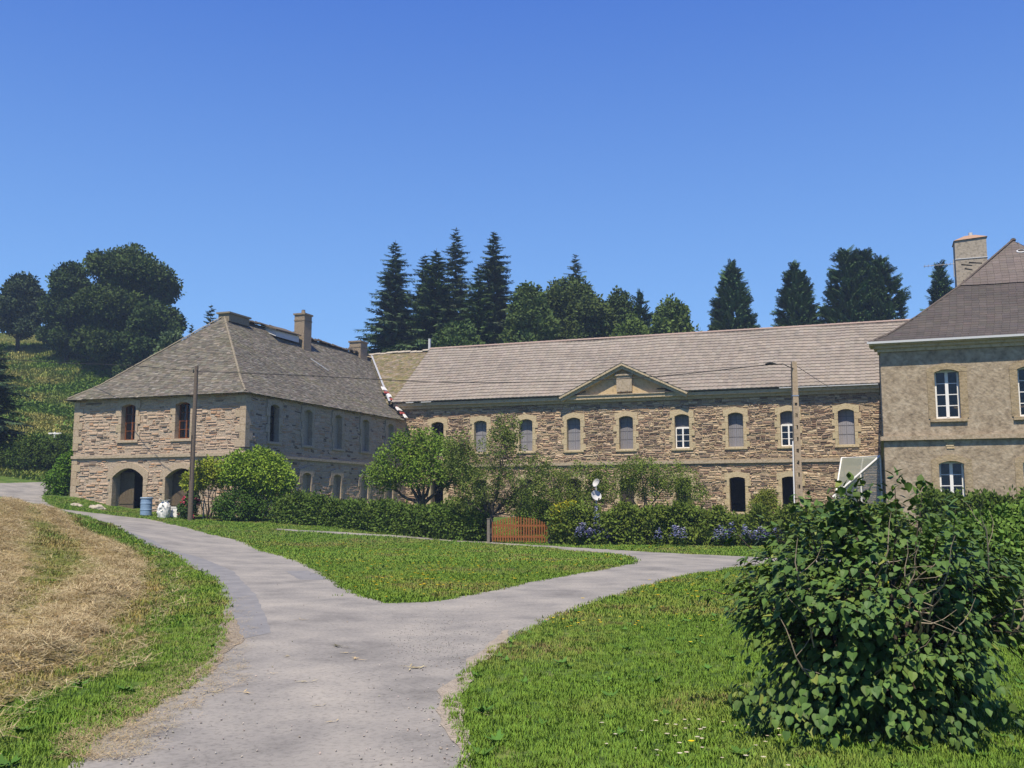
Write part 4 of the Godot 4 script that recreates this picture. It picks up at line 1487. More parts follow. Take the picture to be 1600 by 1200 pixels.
func grass() -> void:
	var dry := FastNoiseLite.new()
	dry.seed = 5
	dry.frequency = .12
	var verge: PackedVector2Array = Geometry2D.offset_polygon(road_poly, -.06)[0]   # tufts lean a little way over the lane
	var near := [[], []]
	var mid := [[], []]
	var far := [[], []]
	var x := -58.0
	while x < 22.0:
		var z := -64.0
		while z < 0.0:
			var cx := x + .5
			var cz := z + .5
			if in_view(cx, cz, 2.5) and not on_building(cx, cz):
				var dist := Vector2(cx, cz).length()
				if dist < 62.0:
					var n := 520 if dist < 9.0 else 330 if dist < 14.0 else 170 if dist < 24.0 else 80 if dist < 40.0 else 34
					var inside := Geometry2D.is_point_in_polygon(Vector2(cx, cz), road_poly)
					if inside and edge_dist(Vector2(cx, cz), road_poly) > 1.1: n = 0
					for i in n:
						var q := Vector2(x + rng.randf(), z + rng.randf())
						if Geometry2D.is_point_in_polygon(q, verge): continue
						var hay := Geometry2D.is_point_in_polygon(q, hay_poly)
						if hay and rng.randf() < .2 + .75 * exp(-pow((edge_dist(q, hay_edge) - .85) / .7, 2.0)): continue
						var dr := dry.get_noise_2d(q.x * 2.0, q.y * 2.0) + .5 * dry.get_noise_2d(q.x * 9.0, q.y * 9.0)
						var c := Color(.15, .255, .036).lerp(Color(.25, .285, .07), clampf(dr * 1.2 + .14, 0, 1))
						if dr > .3 and rng.randf() < .3: c = Color(.2, .17, .07)
						if hay: c = Color(.13, .2, .035).lerp(Color(.33, .27, .1), clampf(rnd(.1, .9) - dr * .9, 0, 1))
						c = tint(c, .22)
						var s := rnd(.7, 1.25) * (1.0 + .5 * maxf(0, dry.get_noise_2d(q.x * 4.0 + 99.0, q.y * 4.0)))
						var b := Basis(Vector3.UP, rnd(0, TAU)) * s
						var tr := Transform3D(b, Vector3(q.x, hgt(q.x, q.y) + (.08 if hay else -.004), q.y))
						var bag: Array = near if dist < 14.0 else mid if dist < 28.0 else far
						bag[0].append(tr); bag[1].append(c)
			z += 1.0
		x += 1.0
	var o := many("lawn_grass", tuft_mesh(8, .046, .0075, .05, .6), M.grass, self, near[0], near[1])
	tag(o, "short green grass of the mown lawn and verge", "grass")
	o = many("lawn_grass", tuft_mesh(8, .052, .013, .085, .6), M.grass, self, mid[0], mid[1])
	tag(o, "green lawn grass between the two lanes", "grass")
	o = many("lawn_grass", tuft_mesh(9, .065, .024, .14, .6), M.grass, self, far[0], far[1])
	tag(o, "green grass below the hedge and along the wing", "grass")
	print("grass ", near[0].size(), " ", mid[0].size(), " ", far[0].size())

func weeds() -> void:   # broad-leaved rosettes and small yellow and white flowers in the lawn
	var ts := []
	var cs := []
	for i in 900:
		var q := on_ground(rnd(-6, 12), 5.0 + 22.0 * pow(rng.randf(), 1.4))
		var p2 := Vector2(q.x, q.z)
		if Geometry2D.is_point_in_polygon(p2, road_poly) or Geometry2D.is_point_in_polygon(p2, hay_poly): continue
		ts.append(Transform3D(Basis(Vector3.UP, rnd(0, TAU)) * rnd(.5, 1.1), q))
		cs.append(tint(Color(.075, .16, .03), .2))
	var rb := MB.new()
	for k in 9:
		var a := TAU * k / 9.0 + rnd(-.2, .2)
		leaf(rb, Vector3(0, .01, 0), Vector3(cos(a), rnd(.25, .7), sin(a)).normalized(), Vector3.UP, rnd(.07, .12), .04)
	tag(many("weed", rb.mesh(), M.leaf_mid, self, ts, cs), "broad-leaved weeds scattered in the lawn", "weeds")
	ts = []; cs = []
	var ws := []
	var wc := []
	for i in 3600:
		var u := rnd(-14, 12)
		var d := 5.5 + 34.0 * rng.randf()
		if d < 13.0 and rng.randf() < .85 or d < 26.0 and u < -.32 * d + 1.0: continue
		var q := on_ground(u, d)
		var p2 := Vector2(q.x, q.z)
		if soil_noise.get_noise_2d(q.x * 1.2, q.z * 1.2) < .02 and rng.randf() < .8: continue
		if Geometry2D.is_point_in_polygon(p2, road_poly) or Geometry2D.is_point_in_polygon(p2, hay_poly) or not in_view(q.x, q.z, 2.0): continue
		ts.append(Transform3D(Basis(Vector3.UP, rnd(0, TAU)) * rnd(.8, 1.3) * (1.0 if d < 16.0 else 1.5), q + Vector3(0, rnd(-.02, .02), 0)))
		cs.append(tint(Color(.75, .52, .02), .15))
	var fb := MB.new()
	for k in 8:
		var a := TAU * k / 8.0
		leaf(fb, Vector3(0, .07, 0), Vector3(cos(a), .25, sin(a)).normalized(), Vector3.UP, .022, .017)
	tag(many("dandelion", fb.mesh(), M.petal, self, ts, cs), "small yellow flowers dotted over the lawns", "flowers")
	for i in 60:
		var q := at_ground(rnd(960, 1220) + rnd(-40, 40), rnd(1135, 1195)) if i < 40 else on_ground(rnd(0, 6), rnd(6, 14))
		if Geometry2D.is_point_in_polygon(Vector2(q.x, q.z), road_poly): continue
		ws.append(Transform3D(Basis(Vector3.UP, rnd(0, TAU)) * rnd(.6, 1.0), q + Vector3(0, rnd(-.03, .0), 0)))
		wc.append(tint(Color(.5, .45, .33), .2))
	tag(many("clover_flower", fb.mesh(), M.petal, self, ws, wc), "pale clover heads in the grass near the bush", "flowers")

func hay() -> void:
	# the field's own surface, heaped into a windrow along the verge
	var mb := MB.new()
	var nz := FastNoiseLite.new()
	nz.seed = 21
	nz.frequency = .55
	var tops := func(q: Vector2) -> float:
		var e := edge_dist(q, hay_edge)
		var r := exp(-pow((e - .85) / .65, 2.0)) * .17 + .0 * exp(-pow((e - 5.5) / 1.2, 2.0))
		return (r * (1.0 + nz.get_noise_2d(q.x, q.y) * .7) + .06 * (nz.get_noise_2d(q.x * 3.0, q.y * 3.0) + .6) + .05 * nz.get_noise_2d(q.x * 8.0, q.y * 8.0)) * minf(1.0, e / .5)
	var cell := .4
	var ts := []
	var cs := []
	var x := -46.0
	while x < -5.0:
		var z := -40.0
		while z < -2.0:
			var c := Vector2(x + cell / 2, z + cell / 2)
			var dist := c.length()
			if in_view(c.x, c.y, 3.0):
				var cellp := PackedVector2Array([Vector2(x, z), Vector2(x + cell, z), Vector2(x + cell, z + cell), Vector2(x, z + cell)])
				for part in Geometry2D.intersect_polygons(cellp, hay_poly):
					if Geometry2D.is_polygon_clockwise(part): continue
					var ids := Geometry2D.triangulate_polygon(part)
					for k in range(0, ids.size(), 3):
						var t := []
						for s in 3:
							var q: Vector2 = part[ids[k + s]]
							t.append(Vector3(q.x, hgt(q.x, q.y) + .012 + tops.call(q), q.y))
						var g := clampf(exp(-pow((edge_dist(c, hay_edge) - .85) / .7, 2.0)) + .2 + nz.get_noise_2d(c.x * .6, c.y * .6), 0, 1)
						mb.col = Color(.42, .62, .3).lerp(Color(1, 1, 1), g)
						mb.face(t, Vector3.UP)
					var e := edge_dist(c, hay_edge)
					var row := exp(-pow((e - .85) / .7, 2.0)) + .3 * exp(-pow((e - 7.0) / 1.3, 2.0))
					var n := int((120.0 if dist < 13.0 else 70.0 if dist < 20.0 else 30.0) * (.05 + 1.0 * row * (1.0 + .3 * nz.get_noise_2d(c.x * .5, c.y * .5))))
					for i in n:
						var q := Vector2(x + rng.randf() * cell, z + rng.randf() * cell)
						if not Geometry2D.is_point_in_polygon(q, hay_poly) and rng.randf() < .7: continue
						var y: float = hgt(q.x, q.y) + .012 + tops.call(q) + rnd(-.015, .02)
						var k := rnd(.5, 1.1) * (1.0 if dist < 16.0 else 1.3)
						ts.append(Transform3D(Basis(Vector3.UP, rnd(0, TAU)) * Basis(Vector3(0, 0, 1), rnd(-.16, .16)) * Basis(Vector3(1, 0, 0), rnd(-.4, .4)) * k, Vector3(q.x, y, q.y)))
						var sc := Color(.43, .345, .18).lerp(Color(.58, .49, .29), rng.randf())
						if rng.randf() < .3: sc = Color(.27, .19, .09)
						if rng.randf() > row + .3: sc = sc.lerp(Color(.24, .27, .07), rnd(.3, .9))
						cs.append(tint(sc, .15))
			z += cell
		x += cell
	# straw spilled onto the verge and the lane's edge
	for i in 6500:
		var q := at_ground(rnd(90, 400), rnd(930, 1190))
		var p2 := Vector2(q.x, q.z)
		var dr := edge_dist(p2, road_poly)
		if dr > .5 * rng.randf() + .02: continue
		ts.append(Transform3D(Basis(Vector3.UP, rnd(0, TAU)) * Basis(Vector3(0, 0, 1), rnd(-.1, .1)) * rnd(.25, .55), q + Vector3(0, .02, 0)))
		cs.append(tint(Color(.44, .35, .19), .3))
	for k in mb.v.size():
		var p := Vector2(mb.v[k].x, mb.v[k].z)
		var e := .25
		mb.n[k] = Vector3(hgt(p.x - e, p.y) - hgt(p.x + e, p.y) + tops.call(p - Vector2(e, 0)) - tops.call(p + Vector2(e, 0)), 2 * e, hgt(p.x, p.y - e) - hgt(p.x, p.y + e) + tops.call(p - Vector2(0, e)) - tops.call(p + Vector2(0, e))).normalized()
	structure("hay_field", mb.mesh(), M.hay_ground)
	var sb := MB.new()
	for k in 5:
		var a := rnd(0, TAU)
		var d := Vector3(cos(a), rnd(-.15, .3), sin(a))
		var o := Vector3(rnd(-.08, .08), rnd(0, .03), rnd(-.08, .08))
		var sd := d.cross(Vector3.UP).normalized() * .0024
		var l := rnd(.1, .24)
		var m := o + d * l * .5 + Vector3(0, rnd(-.01, .03), 0)
		var q := rnd(.8, 1.2)
		mb.col = Color.WHITE
		sb.col = Color(q, q, q)
		sb.face([o - sd, o + sd, m + sd, m - sd], Vector3.UP)
		sb.face([m - sd, m + sd, o + d * l + sd, o + d * l - sd], Vector3.UP)
	tag(many("straw", sb.mesh(), M.straw, self, ts, cs), "dry mown straw heaped in a windrow along the verge", "straw")
	print("straw ", ts.size())

func hillside() -> void:
	var ts := []
	var cs := []
	var nz := FastNoiseLite.new()
	nz.seed = 9
	nz.frequency = .07
	for i in 24000:
		var d := rnd(70, 158)
		var u := rnd(-.56, -.36) * d
		var q := on_ground(u, d)
		if on_building(q.x, q.z) or Geometry2D.is_point_in_polygon(Vector2(q.x, q.z), road_poly): continue
		var k := nz.get_noise_2d(q.x, q.z) + .4 * nz.get_noise_2d(q.x * 4.0, q.z * 4.0)
		if d > 132: k += .3
		var c := Color(.13, .225, .04).lerp(Color(.33, .33, .115), clampf(k * 2.0 + .35, 0, 1))
		ts.append(Transform3D(Basis(Vector3.UP, rnd(0, TAU)) * (rnd(.7, 1.7) if d < 132 else .6), q))
		cs.append(tint(c, .25))
	tag(many("rough_grass", tuft_mesh(16, .24, .06, .45, .9), M.grass, self, ts, cs), "long rough grass and bracken covering the hillside", "grass")
	ts = []; cs = []
	for i in 2600:
		var d := rnd(73, 122)
		var u := rnd(-.56, -.37) * d
		var q := on_ground(u, d)
		if nz.get_noise_2d(q.x * 2.2 + 40.0, q.z * 2.2) < .04: continue
		if on_building(q.x, q.z): continue
		ts.append(Transform3D(Basis(Vector3.UP, rnd(0, TAU)) * rnd(.35, 1.0), q + Vector3(0, .05, 0)))
		cs.append(tint(Color(.11, .19, .035), .3))
	tag(many("bracken", M.clump_far, M.leaf_far, self, ts, cs), "low green bracken and bramble patches on the hillside", "undergrowth")

# ---------- objects ----------
func picket_gate() -> void:
	var a := on_ground(-.87, 42.3)
	var b := on_ground(1.53, 41.9)
	var t := thing("picket_gate", "orange-brown wooden picket gate with an arched top between garden hedges", "gate", a, atan2(-(b.z - a.z), b.x - a.x))
	var L := Vector2(b.x - a.x, b.z - a.z).length()
	var dy := b.y - a.y
	var n := 22
	for k in n:
		var x := lerpf(.06, L - .06, k / (n - 1.0))
		var f := 2.0 * x / L - 1.0
		var h := .86 + .26 * (1.0 - f * f) + rnd(-.012, .012)
		var mb := MB.new()
		mb.col = tint(Color(1, 1, 1), .14)
		mb.prism(PackedVector2Array([Vector2(x - .03, .06), Vector2(x + .03, .06), Vector2(x + .03, h - .05), Vector2(x, h), Vector2(x - .03, h - .05)]), 0, .022)
		var o := put("picket", mb.mesh(), M.gate_wood, t)
		o.position.y = dy * x / L
		o.rotation.z = rnd(-.012, .012)
	for y in [.22, .68]:
		var mb := MB.new()
		mb.box(Vector3(.02, y, -.045), Vector3(L - .02, y + .08, -.002))
		put("rail", mb.mesh(), M.gate_wood, t)
	var bb := MB.new()
	bb.hexa([Vector3(.1, .3, -.04), Vector3(.2, .3, -.04), Vector3(.2, .3, -.004), Vector3(.1, .3, -.004), Vector3(1.05, .68, -.04), Vector3(1.15, .68, -.04), Vector3(1.15, .68, -.004), Vector3(1.05, .68, -.004)])
	put("brace", bb.mesh(), M.gate_wood, t)
	for x in [-.12, L + .04]:
		var mb := MB.new()
		mb.box(Vector3(x - .06, -.2, -.08), Vector3(x + .06, .98, .05))
		mb.box(Vector3(x - .075, .98, -.095), Vector3(x + .075, 1.02, .065))
		put("post", mb.mesh(), M.grey_wood, t)

func poles() -> void:
	# wooden pole before the wing
	var p := at_depth(297.5, 803, 49.6)
	p.y = hgt(p.x, p.z)
	var top := at_depth(303, 568, 49.6)
	var H := top.y - p.y
	var t := thing("wooden_pole", "weathered round wooden utility pole standing before the slate wing", "utility pole", p)
	var mb := MB.new()
	mb.tube([Vector3(0, -.5, 0), Vector3(0.0, H * .5, 0), Vector3(.03, H, 0)], [.135, .115, .095], 12)
	put("shaft", mb.mesh(), M.pole_wood, t)
	mb = MB.new()
	mb.tube([Vector3(-.12, H - .28, .05), Vector3(.12, H - .24, .05)], [.025, .025], 6)
	mb.tube([Vector3(-.12, H - .34, .05), Vector3(-.12, H - .18, .05)], [.035, .035], 6)
	put("cable_bracket", mb.mesh(), M.iron, t)
	mb = MB.new()
	mb.tube([Vector3(0.0, 4.1, .13), Vector3(0.0, 4.25, .13)], [.03, .03], 6)
	mb.tube([Vector3(0, 2.0, .13), Vector3(0, 4.2, .125)], [.014, .014], 5)
	put("earth_wire", mb.mesh(), M.iron, t)
	var wtop := p + Vector3(0, H - .26, .06)
	# concrete pole behind the hedge: two flanges joined by rungs, solid towards the top
	var cbase := at_depth(1250, 840, 41.5)
	cbase.y = hgt(cbase.x, cbase.z)
	var ctop := at_depth(1239.5, 560, 41.5)
	var CH := ctop.y - cbase.y
	var c := thing("concrete_pole", "tan concrete utility pole with square holes rising behind the hedge", "utility pole", cbase, YAW)
	var hw := func(y: float) -> float: return lerpf(.165, .105, y / CH)
	var solid := CH * .76
	for s in [-1.0, 1.0]:
		var fb := MB.new()
		var r0: float = hw.call(0.0)
		var r1: float = hw.call(solid)
		var xi := .055
		fb.hexa([Vector3(s * xi, -.4, -.13), Vector3(s * r0, -.4, -.13), Vector3(s * r0, -.4, .13), Vector3(s * xi, -.4, .13), Vector3(s * xi, solid, -.1), Vector3(s * r1, solid, -.1), Vector3(s * r1, solid, .1), Vector3(s * xi, solid, .1)])
		put("flange", fb.mesh(), M.concrete, c)
	var y := .0
	while y < solid - .2:
		var rb := MB.new()
		var z := lerpf(.124, .098, y / solid)
		rb.box(Vector3(-.054, y + .17, -z), Vector3(.054, minf(y + .5, solid - .002), z))
		put("web", rb.mesh(), M.concrete, c)
		y += .5
	var sb := MB.new()
	var r2: float = hw.call(solid)
	sb.hexa([Vector3(-r2, solid, -.1), Vector3(r2, solid, -.1), Vector3(r2, solid, .1), Vector3(-r2, solid, .1), Vector3(-.1, CH, -.085), Vector3(.1, CH, -.085), Vector3(.1, CH, .085), Vector3(-.1, CH, .085)])
	put("head", sb.mesh(), M.concrete, c)
	var cb := MB.new()
	cb.tube([Vector3(-.21, -.2, .05), Vector3(-.175, 4.0, .05)], [.032, .032], 7)
	put("conduit", cb.mesh(), M.white, c)
	cb = MB.new()
	cb.box(Vector3(-.14, solid + .28, -.11), Vector3(.14, solid + .32, .11))
	put("blue_band", cb.mesh(), M.blue_band, c)
	cb = MB.new()
	cb.tube([Vector3(-.13, CH - .1, .0), Vector3(-.15, CH - .9, .06), Vector3(-.16, solid + .5, .08)], [.014, .014, .014], 5)
	put("down_lead", cb.mesh(), M.iron, c)
	var ktop := cbase + Vector3(0, CH - .3, 0)
	var clamp_ := at_depth(1207, 569, 41.6)
	cable("power_cable", "dark power cable sagging between wooden and concrete poles", [wtop, at_depth(500, 588, 48.6), at_depth(700, 597.5, 47.2), at_depth(900, 595, 45.2), at_depth(1050, 586, 43.6), clamp_, at_depth(1222, 570, 41.5), ktop], .019)
	cable("power_cable", "dark power cable running from the wooden pole towards the hill", [wtop + Vector3(-.1, 0, 0), at_depth(200, 571, 53.5), at_depth(80, 566, 62.0), at_depth(-60, 556, 68.0)], .017)
	cable("service_cable", "thin service cable from the concrete pole down to the range roof", [ktop + Vector3(.1, .1, 0), at_depth(1275, 592, 50.0), at_depth(1300, 608, 58.5)], .012)
	var kb := MB.new()
	kb.tube([clamp_ + Vector3(-.3, .02, 0), clamp_ + Vector3(-.1, .06, 0), clamp_ + Vector3(.15, .0, 0)], [.02, .055, .03], 6)
	tag(putw("cable_clamp", kb.mesh(), M.iron, self), "dark cable clamp hanging beside the concrete pole", "clamp").name = "cable_clamp"

func cable(called: String, label: String, p: Array, r: float) -> void:
	var c := Curve3D.new()
	for i in p.size():
		var d: Vector3 = ((p[mini(i + 1, p.size() - 1)] as Vector3) - (p[maxi(i - 1, 0)] as Vector3)) / 6.0
		c.add_point(p[i], -d if i > 0 else Vector3.ZERO, d if i < p.size() - 1 else Vector3.ZERO)
	var q := []
	var rr := []
	var n := 48
	for i in n + 1:
		q.append(c.sample_baked(c.get_baked_length() * i / n)); rr.append(r)
	var mb := MB.new()
	mb.tube(q, rr, 5)
	tag(put(called, mb.mesh(), M.cable, self), label, "cable")

func yard() -> void:
	# blue plastic drum
	var p := at_ground(228, 803)
	p = at_depth(228, 803, 51.5)
	p.y = hgt(p.x, p.z)
	var t := thing("plastic_drum", "faded blue plastic drum beside the cart arch", "drum", p)
	var mb := MB.new()
	mb.lathe([Vector2(0, 0), Vector2(.27, 0), Vector2(.29, .04), Vector2(.29, .28), Vector2(.305, .3), Vector2(.305, .33), Vector2(.29, .35), Vector2(.29, .6), Vector2(.305, .62), Vector2(.305, .65), Vector2(.29, .67), Vector2(.285, .9), Vector2(.26, .94), Vector2(.25, .93), Vector2(.25, .86)], 22)
	put("body", mb.mesh(), M.drum, t)
	mb = MB.new()
	mb.lathe([Vector2(.31, .88), Vector2(.32, .9), Vector2(.32, .94), Vector2(.3, .96), Vector2(.27, .95)], 22)
	put("rim", mb.mesh(), M.drum_rim, t)
	mb = MB.new()
	mb.lathe([Vector2(0, .86), Vector2(.255, .86)], 22)
	put("contents", mb.mesh(), M.soot, t)
	# bulging white sack
	p = at_depth(255, 811, 50.5)
	p.y = hgt(p.x, p.z)
	t = thing("white_sack", "bulging white woven sack standing open beside the rose bush", "sack", p, .3)
	mb = MB.new()
	var nz := FastNoiseLite.new()
	nz.frequency = 1.6
	var sides := 22
	var rows := 12
	var grid := []
	for j in rows + 1:
		var f := float(j) / rows
		var ring := []
		for i in sides:
			var a := TAU * i / sides
			var d := Vector3(cos(a), 0, sin(a))
			var sq := 1.0 / pow(pow(absf(d.x), 4.0) + pow(absf(d.z), 4.0), .25)
			var r := .3 * lerpf(sq, 1.0, .5) * (.86 + .2 * sin(f * PI) - .55 * pow(f, 6.0)) * (1.0 + .16 * nz.get_noise_3d(d.x * 2.0, f * 3.0, d.z * 2.0))
			ring.append(d * r + Vector3(.05 * f, .86 * f * (1.0 + .07 * nz.get_noise_2d(d.x * 3.0, d.z * 3.0)), 0))
		grid.append(ring)
	for j in rows:
		for i in sides:
			var k := (i + 1) % sides
			mb.face([grid[j][i], grid[j][k], grid[j + 1][k], grid[j + 1][i]], (grid[j][i] as Vector3) * Vector3(1, 0, 1))
	mb.face(grid[rows], Vector3.UP)
	put("body", mb.mesh(), M.sack, t)
	mb = MB.new()
	for k in 9:
		var a := rnd(0, TAU)
		mb.col = tint(Color(1, 1, 1), .1)
		leaf(mb, Vector3(cos(a) * .08, .83, sin(a) * .08), Vector3(cos(a), rnd(.2, .9), sin(a)).normalized(), Vector3.UP, .26, .2)
	put("ruffled_mouth", mb.mesh(), M.sack, t)
	mb = MB.new()
	for k in 26:
		var a := rnd(-2.4, -.4)
		mb.col = tint(Color(.07, .1, .05), .3)
		leaf(mb, Vector3(cos(a) * -.28, rnd(.4, .75), -sin(a) * .29), ball().normalized(), Vector3.UP, .12, .06)
	put("weed_trimmings", mb.mesh(), M.leaf_mid, t)
	# white box
	p = at_depth(272.5, 799, 51.2)
	p.y = hgt(p.x, p.z)
	t = thing("white_box", "small white box standing behind the sack and roses", "box", p, .2)
	mb = MB.new()
	mb.cbox(Vector3(-.26, 0, -.2), Vector3(.26, .5, .2), .02)
	put("body", mb.mesh(), M.white, t)
	mb = MB.new()
	mb.box(Vector3(-.28, .5, -.22), Vector3(.28, .56, .22))
	put("lid", mb.mesh(), M.white, t)
	mb = MB.new()
	mb.box(Vector3(-.1, .3, .2), Vector3(.1, .34, .225))
	put("handle", mb.mesh(), M.zinc, t)
	# rose bush with pink blooms
	p = at_depth(293, 812, 50.4)
	p.y = hgt(p.x, p.z)
	t = shrub("rose_bush", "rose bush with bright pink blooms at the foot of the wooden pole", p, [[Vector3(0, .45, 0), Vector3(.5, .4, .45)], [Vector3(.15, .9, 0), Vector3(.4, .35, .35)]], 260, M.clump_mid, M.leaf_mid, Vector2(.12, .22), Color(.07, .13, .035), .25, "shrub", "", 8, .2)
	var blooms := [[-.13, .98], [-.2, 1.18], [.05, 1.2], [-.33, .98], [.36, .95], [.55, 1.22], [.7, 1.12], [.62, .85], [-.42, .3], [.35, .42], [.42, .22], [.5, -.0], [.0, .75], [.28, .62], [-.1, 1.3], [.22, 1.05]]
	for k in blooms:
		var fb := MB.new()
		for i in 18:
			fb.col = tint(Color(.62, .07, .13).lerp(Color(.75, .2, .28), rng.randf()), .15)
			leaf(fb, Vector3.ZERO, (ball() + Vector3(0, .35, .2)).normalized(), ball().normalized(), .11, .1)
		put("bloom", fb.mesh(), M.petal, t, Transform3D(Basis() * .8, Vector3(k[0] * .85, maxf(k[1] * .85, .08), rnd(.1, .4))))
	# pale stake
	p = at_depth(317, 811, 50.6)
	p.y = hgt(p.x, p.z)
	mb = MB.new()
	mb.tube([Vector3(0, -.2, 0), Vector3(.02, .95, 0)], [.035, .03], 7)
	mb.col = Color(.8, .8, .8)
	mb.tube([Vector3(.02, .95, 0), Vector3(.02, 1.0, 0)], [.036, .02], 7)
	var so := put("garden_stake", mb.mesh(), M.pale_wood, self, Transform3D(Basis(), p))
	tag(so, "pale wooden stake in the grass beside the rose bush", "stake")
	# loose stones by the arch
	var k2 := 0
	for s in [[146, 795, .3], [153, 793, .42], [118, 789, .26], [124, 790, .2], [160, 794, .22]]:
		var q := at_depth(s[0], s[1], 53.5)
		q.y = hgt(q.x, q.z)
		var rbm := rock(s[2])
		var ro := put("loose_stone", rbm, M.pale_mortar, self, Transform3D(Basis(Vector3.UP, rnd(0, 6)), q))
		tag(ro, "pale loose stone lying in the grass before the cart arch", "stone", "loose stones by the cart arch")
		k2 += 1
	var kerb := at_depth(735, 842, 43.0)
	kerb.y = hgt(kerb.x, kerb.z)
	var kb := MB.new()
	kb.hexa([Vector3(-.42, -.05, -.15), Vector3(.42, -.05, -.12), Vector3(.4, -.05, .18), Vector3(-.45, -.05, .15), Vector3(-.4, .1, -.12), Vector3(.4, .11, -.1), Vector3(.37, .09, .15), Vector3(-.41, .1, .12)])
	tag(put("stone_slab", kb.mesh(), M.pale_mortar, self, Transform3D(Basis(Vector3.UP, YAW), kerb)), "flat pale stone slab at the hedge foot beside the gate", "slab")
	# satellite dishes on a garden post
	p = at_depth(931, 830, 44.0)
	p.y = hgt(p.x, p.z)
	var ph := at_depth(932, 752, 44.0).y - p.y
	t = thing("garden_post", "thin grey post in the garden carrying two white dishes", "post", p)
	mb = MB.new()
	mb.tube([Vector3(0, -.2, -.12), Vector3(0, ph, -.12)], [.03, .03], 7)
	put("mast", mb.mesh(), M.steel, t)
	for dsh in [[933.5, 755.5, .19, "small round white satellite dish at the top of the garden post"], [930.5, 775.5, .24, "larger white satellite dish tilted below the other one"]]:
		var q := at_depth(dsh[0], dsh[1], 43.9)
		var dn := thing("satellite_dish", dsh[3], "satellite dish", q, -.55 if dsh[2] < .2 else .75)
		var r: float = dsh[2]
		mb = MB.new()
		mb.lathe([Vector2(0, 0), Vector2(r * .5, .025), Vector2(r, .09), Vector2(r * 1.02, .1), Vector2(r, .105), Vector2(r * .5, .04), Vector2(0, .015)], 22)
		put("reflector", mb.mesh(), M.dish, dn, Transform3D(Basis(Vector3.RIGHT, PI / 2 - .42), Vector3.ZERO))
		mb = MB.new()
		mb.tube([Vector3(0, -r * .95, .05), Vector3(0, -r * .6, .32)], [.012, .012], 5)
		put("arm", mb.mesh(), M.steel, dn)
		mb = MB.new()
		mb.tube([Vector3(0, -r * .6, .3), Vector3(0, -r * .35, .34)], [.04, .03], 8)
		put("receiver", mb.mesh(), M.iron, dn)
	# white crossed stakes on the hill
	p = at_ground(85, 690)
	t = thing("hill_marker", "small white crossed stakes standing on the rough hillside", "marker", p, .4)
	mb = MB.new()
	mb.box(Vector3(-.05, -.1, -.05), Vector3(.05, .8, .05))
	put("upright", mb.mesh(), M.white, t)
	mb = MB.new()
	mb.box(Vector3(-.5, .62, .05), Vector3(.55, .74, .09))
	put("crossbar", mb.mesh(), M.white, t)

func rock(r: float) -> ArrayMesh:
	var s := SphereMesh.new()
	s.radius = r
	s.height = r * 1.1
	s.radial_segments = 9
	s.rings = 5
	var a := s.get_mesh_arrays()
	var v: PackedVector3Array = a[Mesh.ARRAY_VERTEX]
	var nz := FastNoiseLite.new()
	nz.seed = rng.randi()
	nz.frequency = 1.2 / r
	var ids: PackedInt32Array = a[Mesh.ARRAY_INDEX]
	var mb := MB.new()
	for i in v.size(): v[i] *= 1.0 + nz.get_noise_3dv(v[i]) * .5
	for i in range(0, ids.size(), 3):
		if (v[ids[i]] - v[ids[i + 1]]).cross(v[ids[i]] - v[ids[i + 2]]).length() > 1e-7: mb.face([v[ids[i]], v[ids[i + 1]], v[ids[i + 2]]], v[ids[i]] + v[ids[i + 1]] + v[ids[i + 2]])
	return mb.mesh()

func lane_litter() -> void:
	# wisps and pebbles lying on the lane
	var ts := []
	var cs := []
	for i in 3600:
		var q := at_ground(rnd(60, 800), 880.0 + 320.0 * rng.randf())
		if not Geometry2D.is_point_in_polygon(Vector2(q.x, q.z), road_poly): continue
		var near := edge_dist(Vector2(q.x, q.z), road_poly)
		if rng.randf() > exp(-near / .35) + .05: continue
		ts.append(Transform3D(Basis(Vector3(rnd(-1, 1), 1, rnd(-1, 1)).normalized(), rnd(0, 6)) * rnd(.25, .75), q + Vector3(0, .016, 0)))
		cs.append(tint(Color(.33, .3, .26), .3))
	for i in 700:   # a scatter of dark chippings at the fork
		var q := at_ground(690.0 + rnd(-60, 60) + rnd(-40, 40), 1000.0 + rnd(-28, 28) + rnd(-22, 22))
		if not Geometry2D.is_point_in_polygon(Vector2(q.x, q.z), road_poly): continue
		ts.append(Transform3D(Basis(Vector3(rnd(-1, 1), 1, rnd(-1, 1)).normalized(), rnd(0, 6)) * rnd(.2, .6), q + Vector3(0, .01, 0)))
		cs.append(tint(Color(.19, .185, .175), .35))
	tag(many("gravel", rock(.013), M.plainv, self, ts, cs), "loose gravel along the edges of the lane", "gravel")
	ts = []; cs = []
	for a in [[470, 970, 1.0], [533, 1012, 1.6], [545, 1022, .8], [560, 1032, 1.2], [450, 1028, .8], [480, 1067, .9], [760, 1118, .9], [640, 1045, 1.1], [650, 1047, 1.3], [380, 1085, .9], [425, 1055, .5], [330, 1085, 1.0], [520, 1130, .6], [500, 1105, .6]]:
		var q := at_ground(a[0], a[1])
		ts.append(Transform3D(Basis(Vector3.UP, rnd(0, 6)) * a[2], q + Vector3(0, .018, 0)))
		cs.append(tint(Color(.5, .4, .22), .3) if a[2] != 1.6 else Color(.12, .11, .06))
	var sb := MB.new()
	for k in 6:
		var d := Vector3(rnd(-1, 1), rnd(.0, .12), rnd(-1, 1)).normalized()
		leaf(sb, Vector3(rnd(-.04, .04), .0, rnd(-.04, .04)), d, Vector3.UP, rnd(.07, .16), .014)
	tag(many("straw_wisp", sb.mesh(), M.plainv, self, ts, cs), "dropped wisps of straw lying on the lane", "straw")

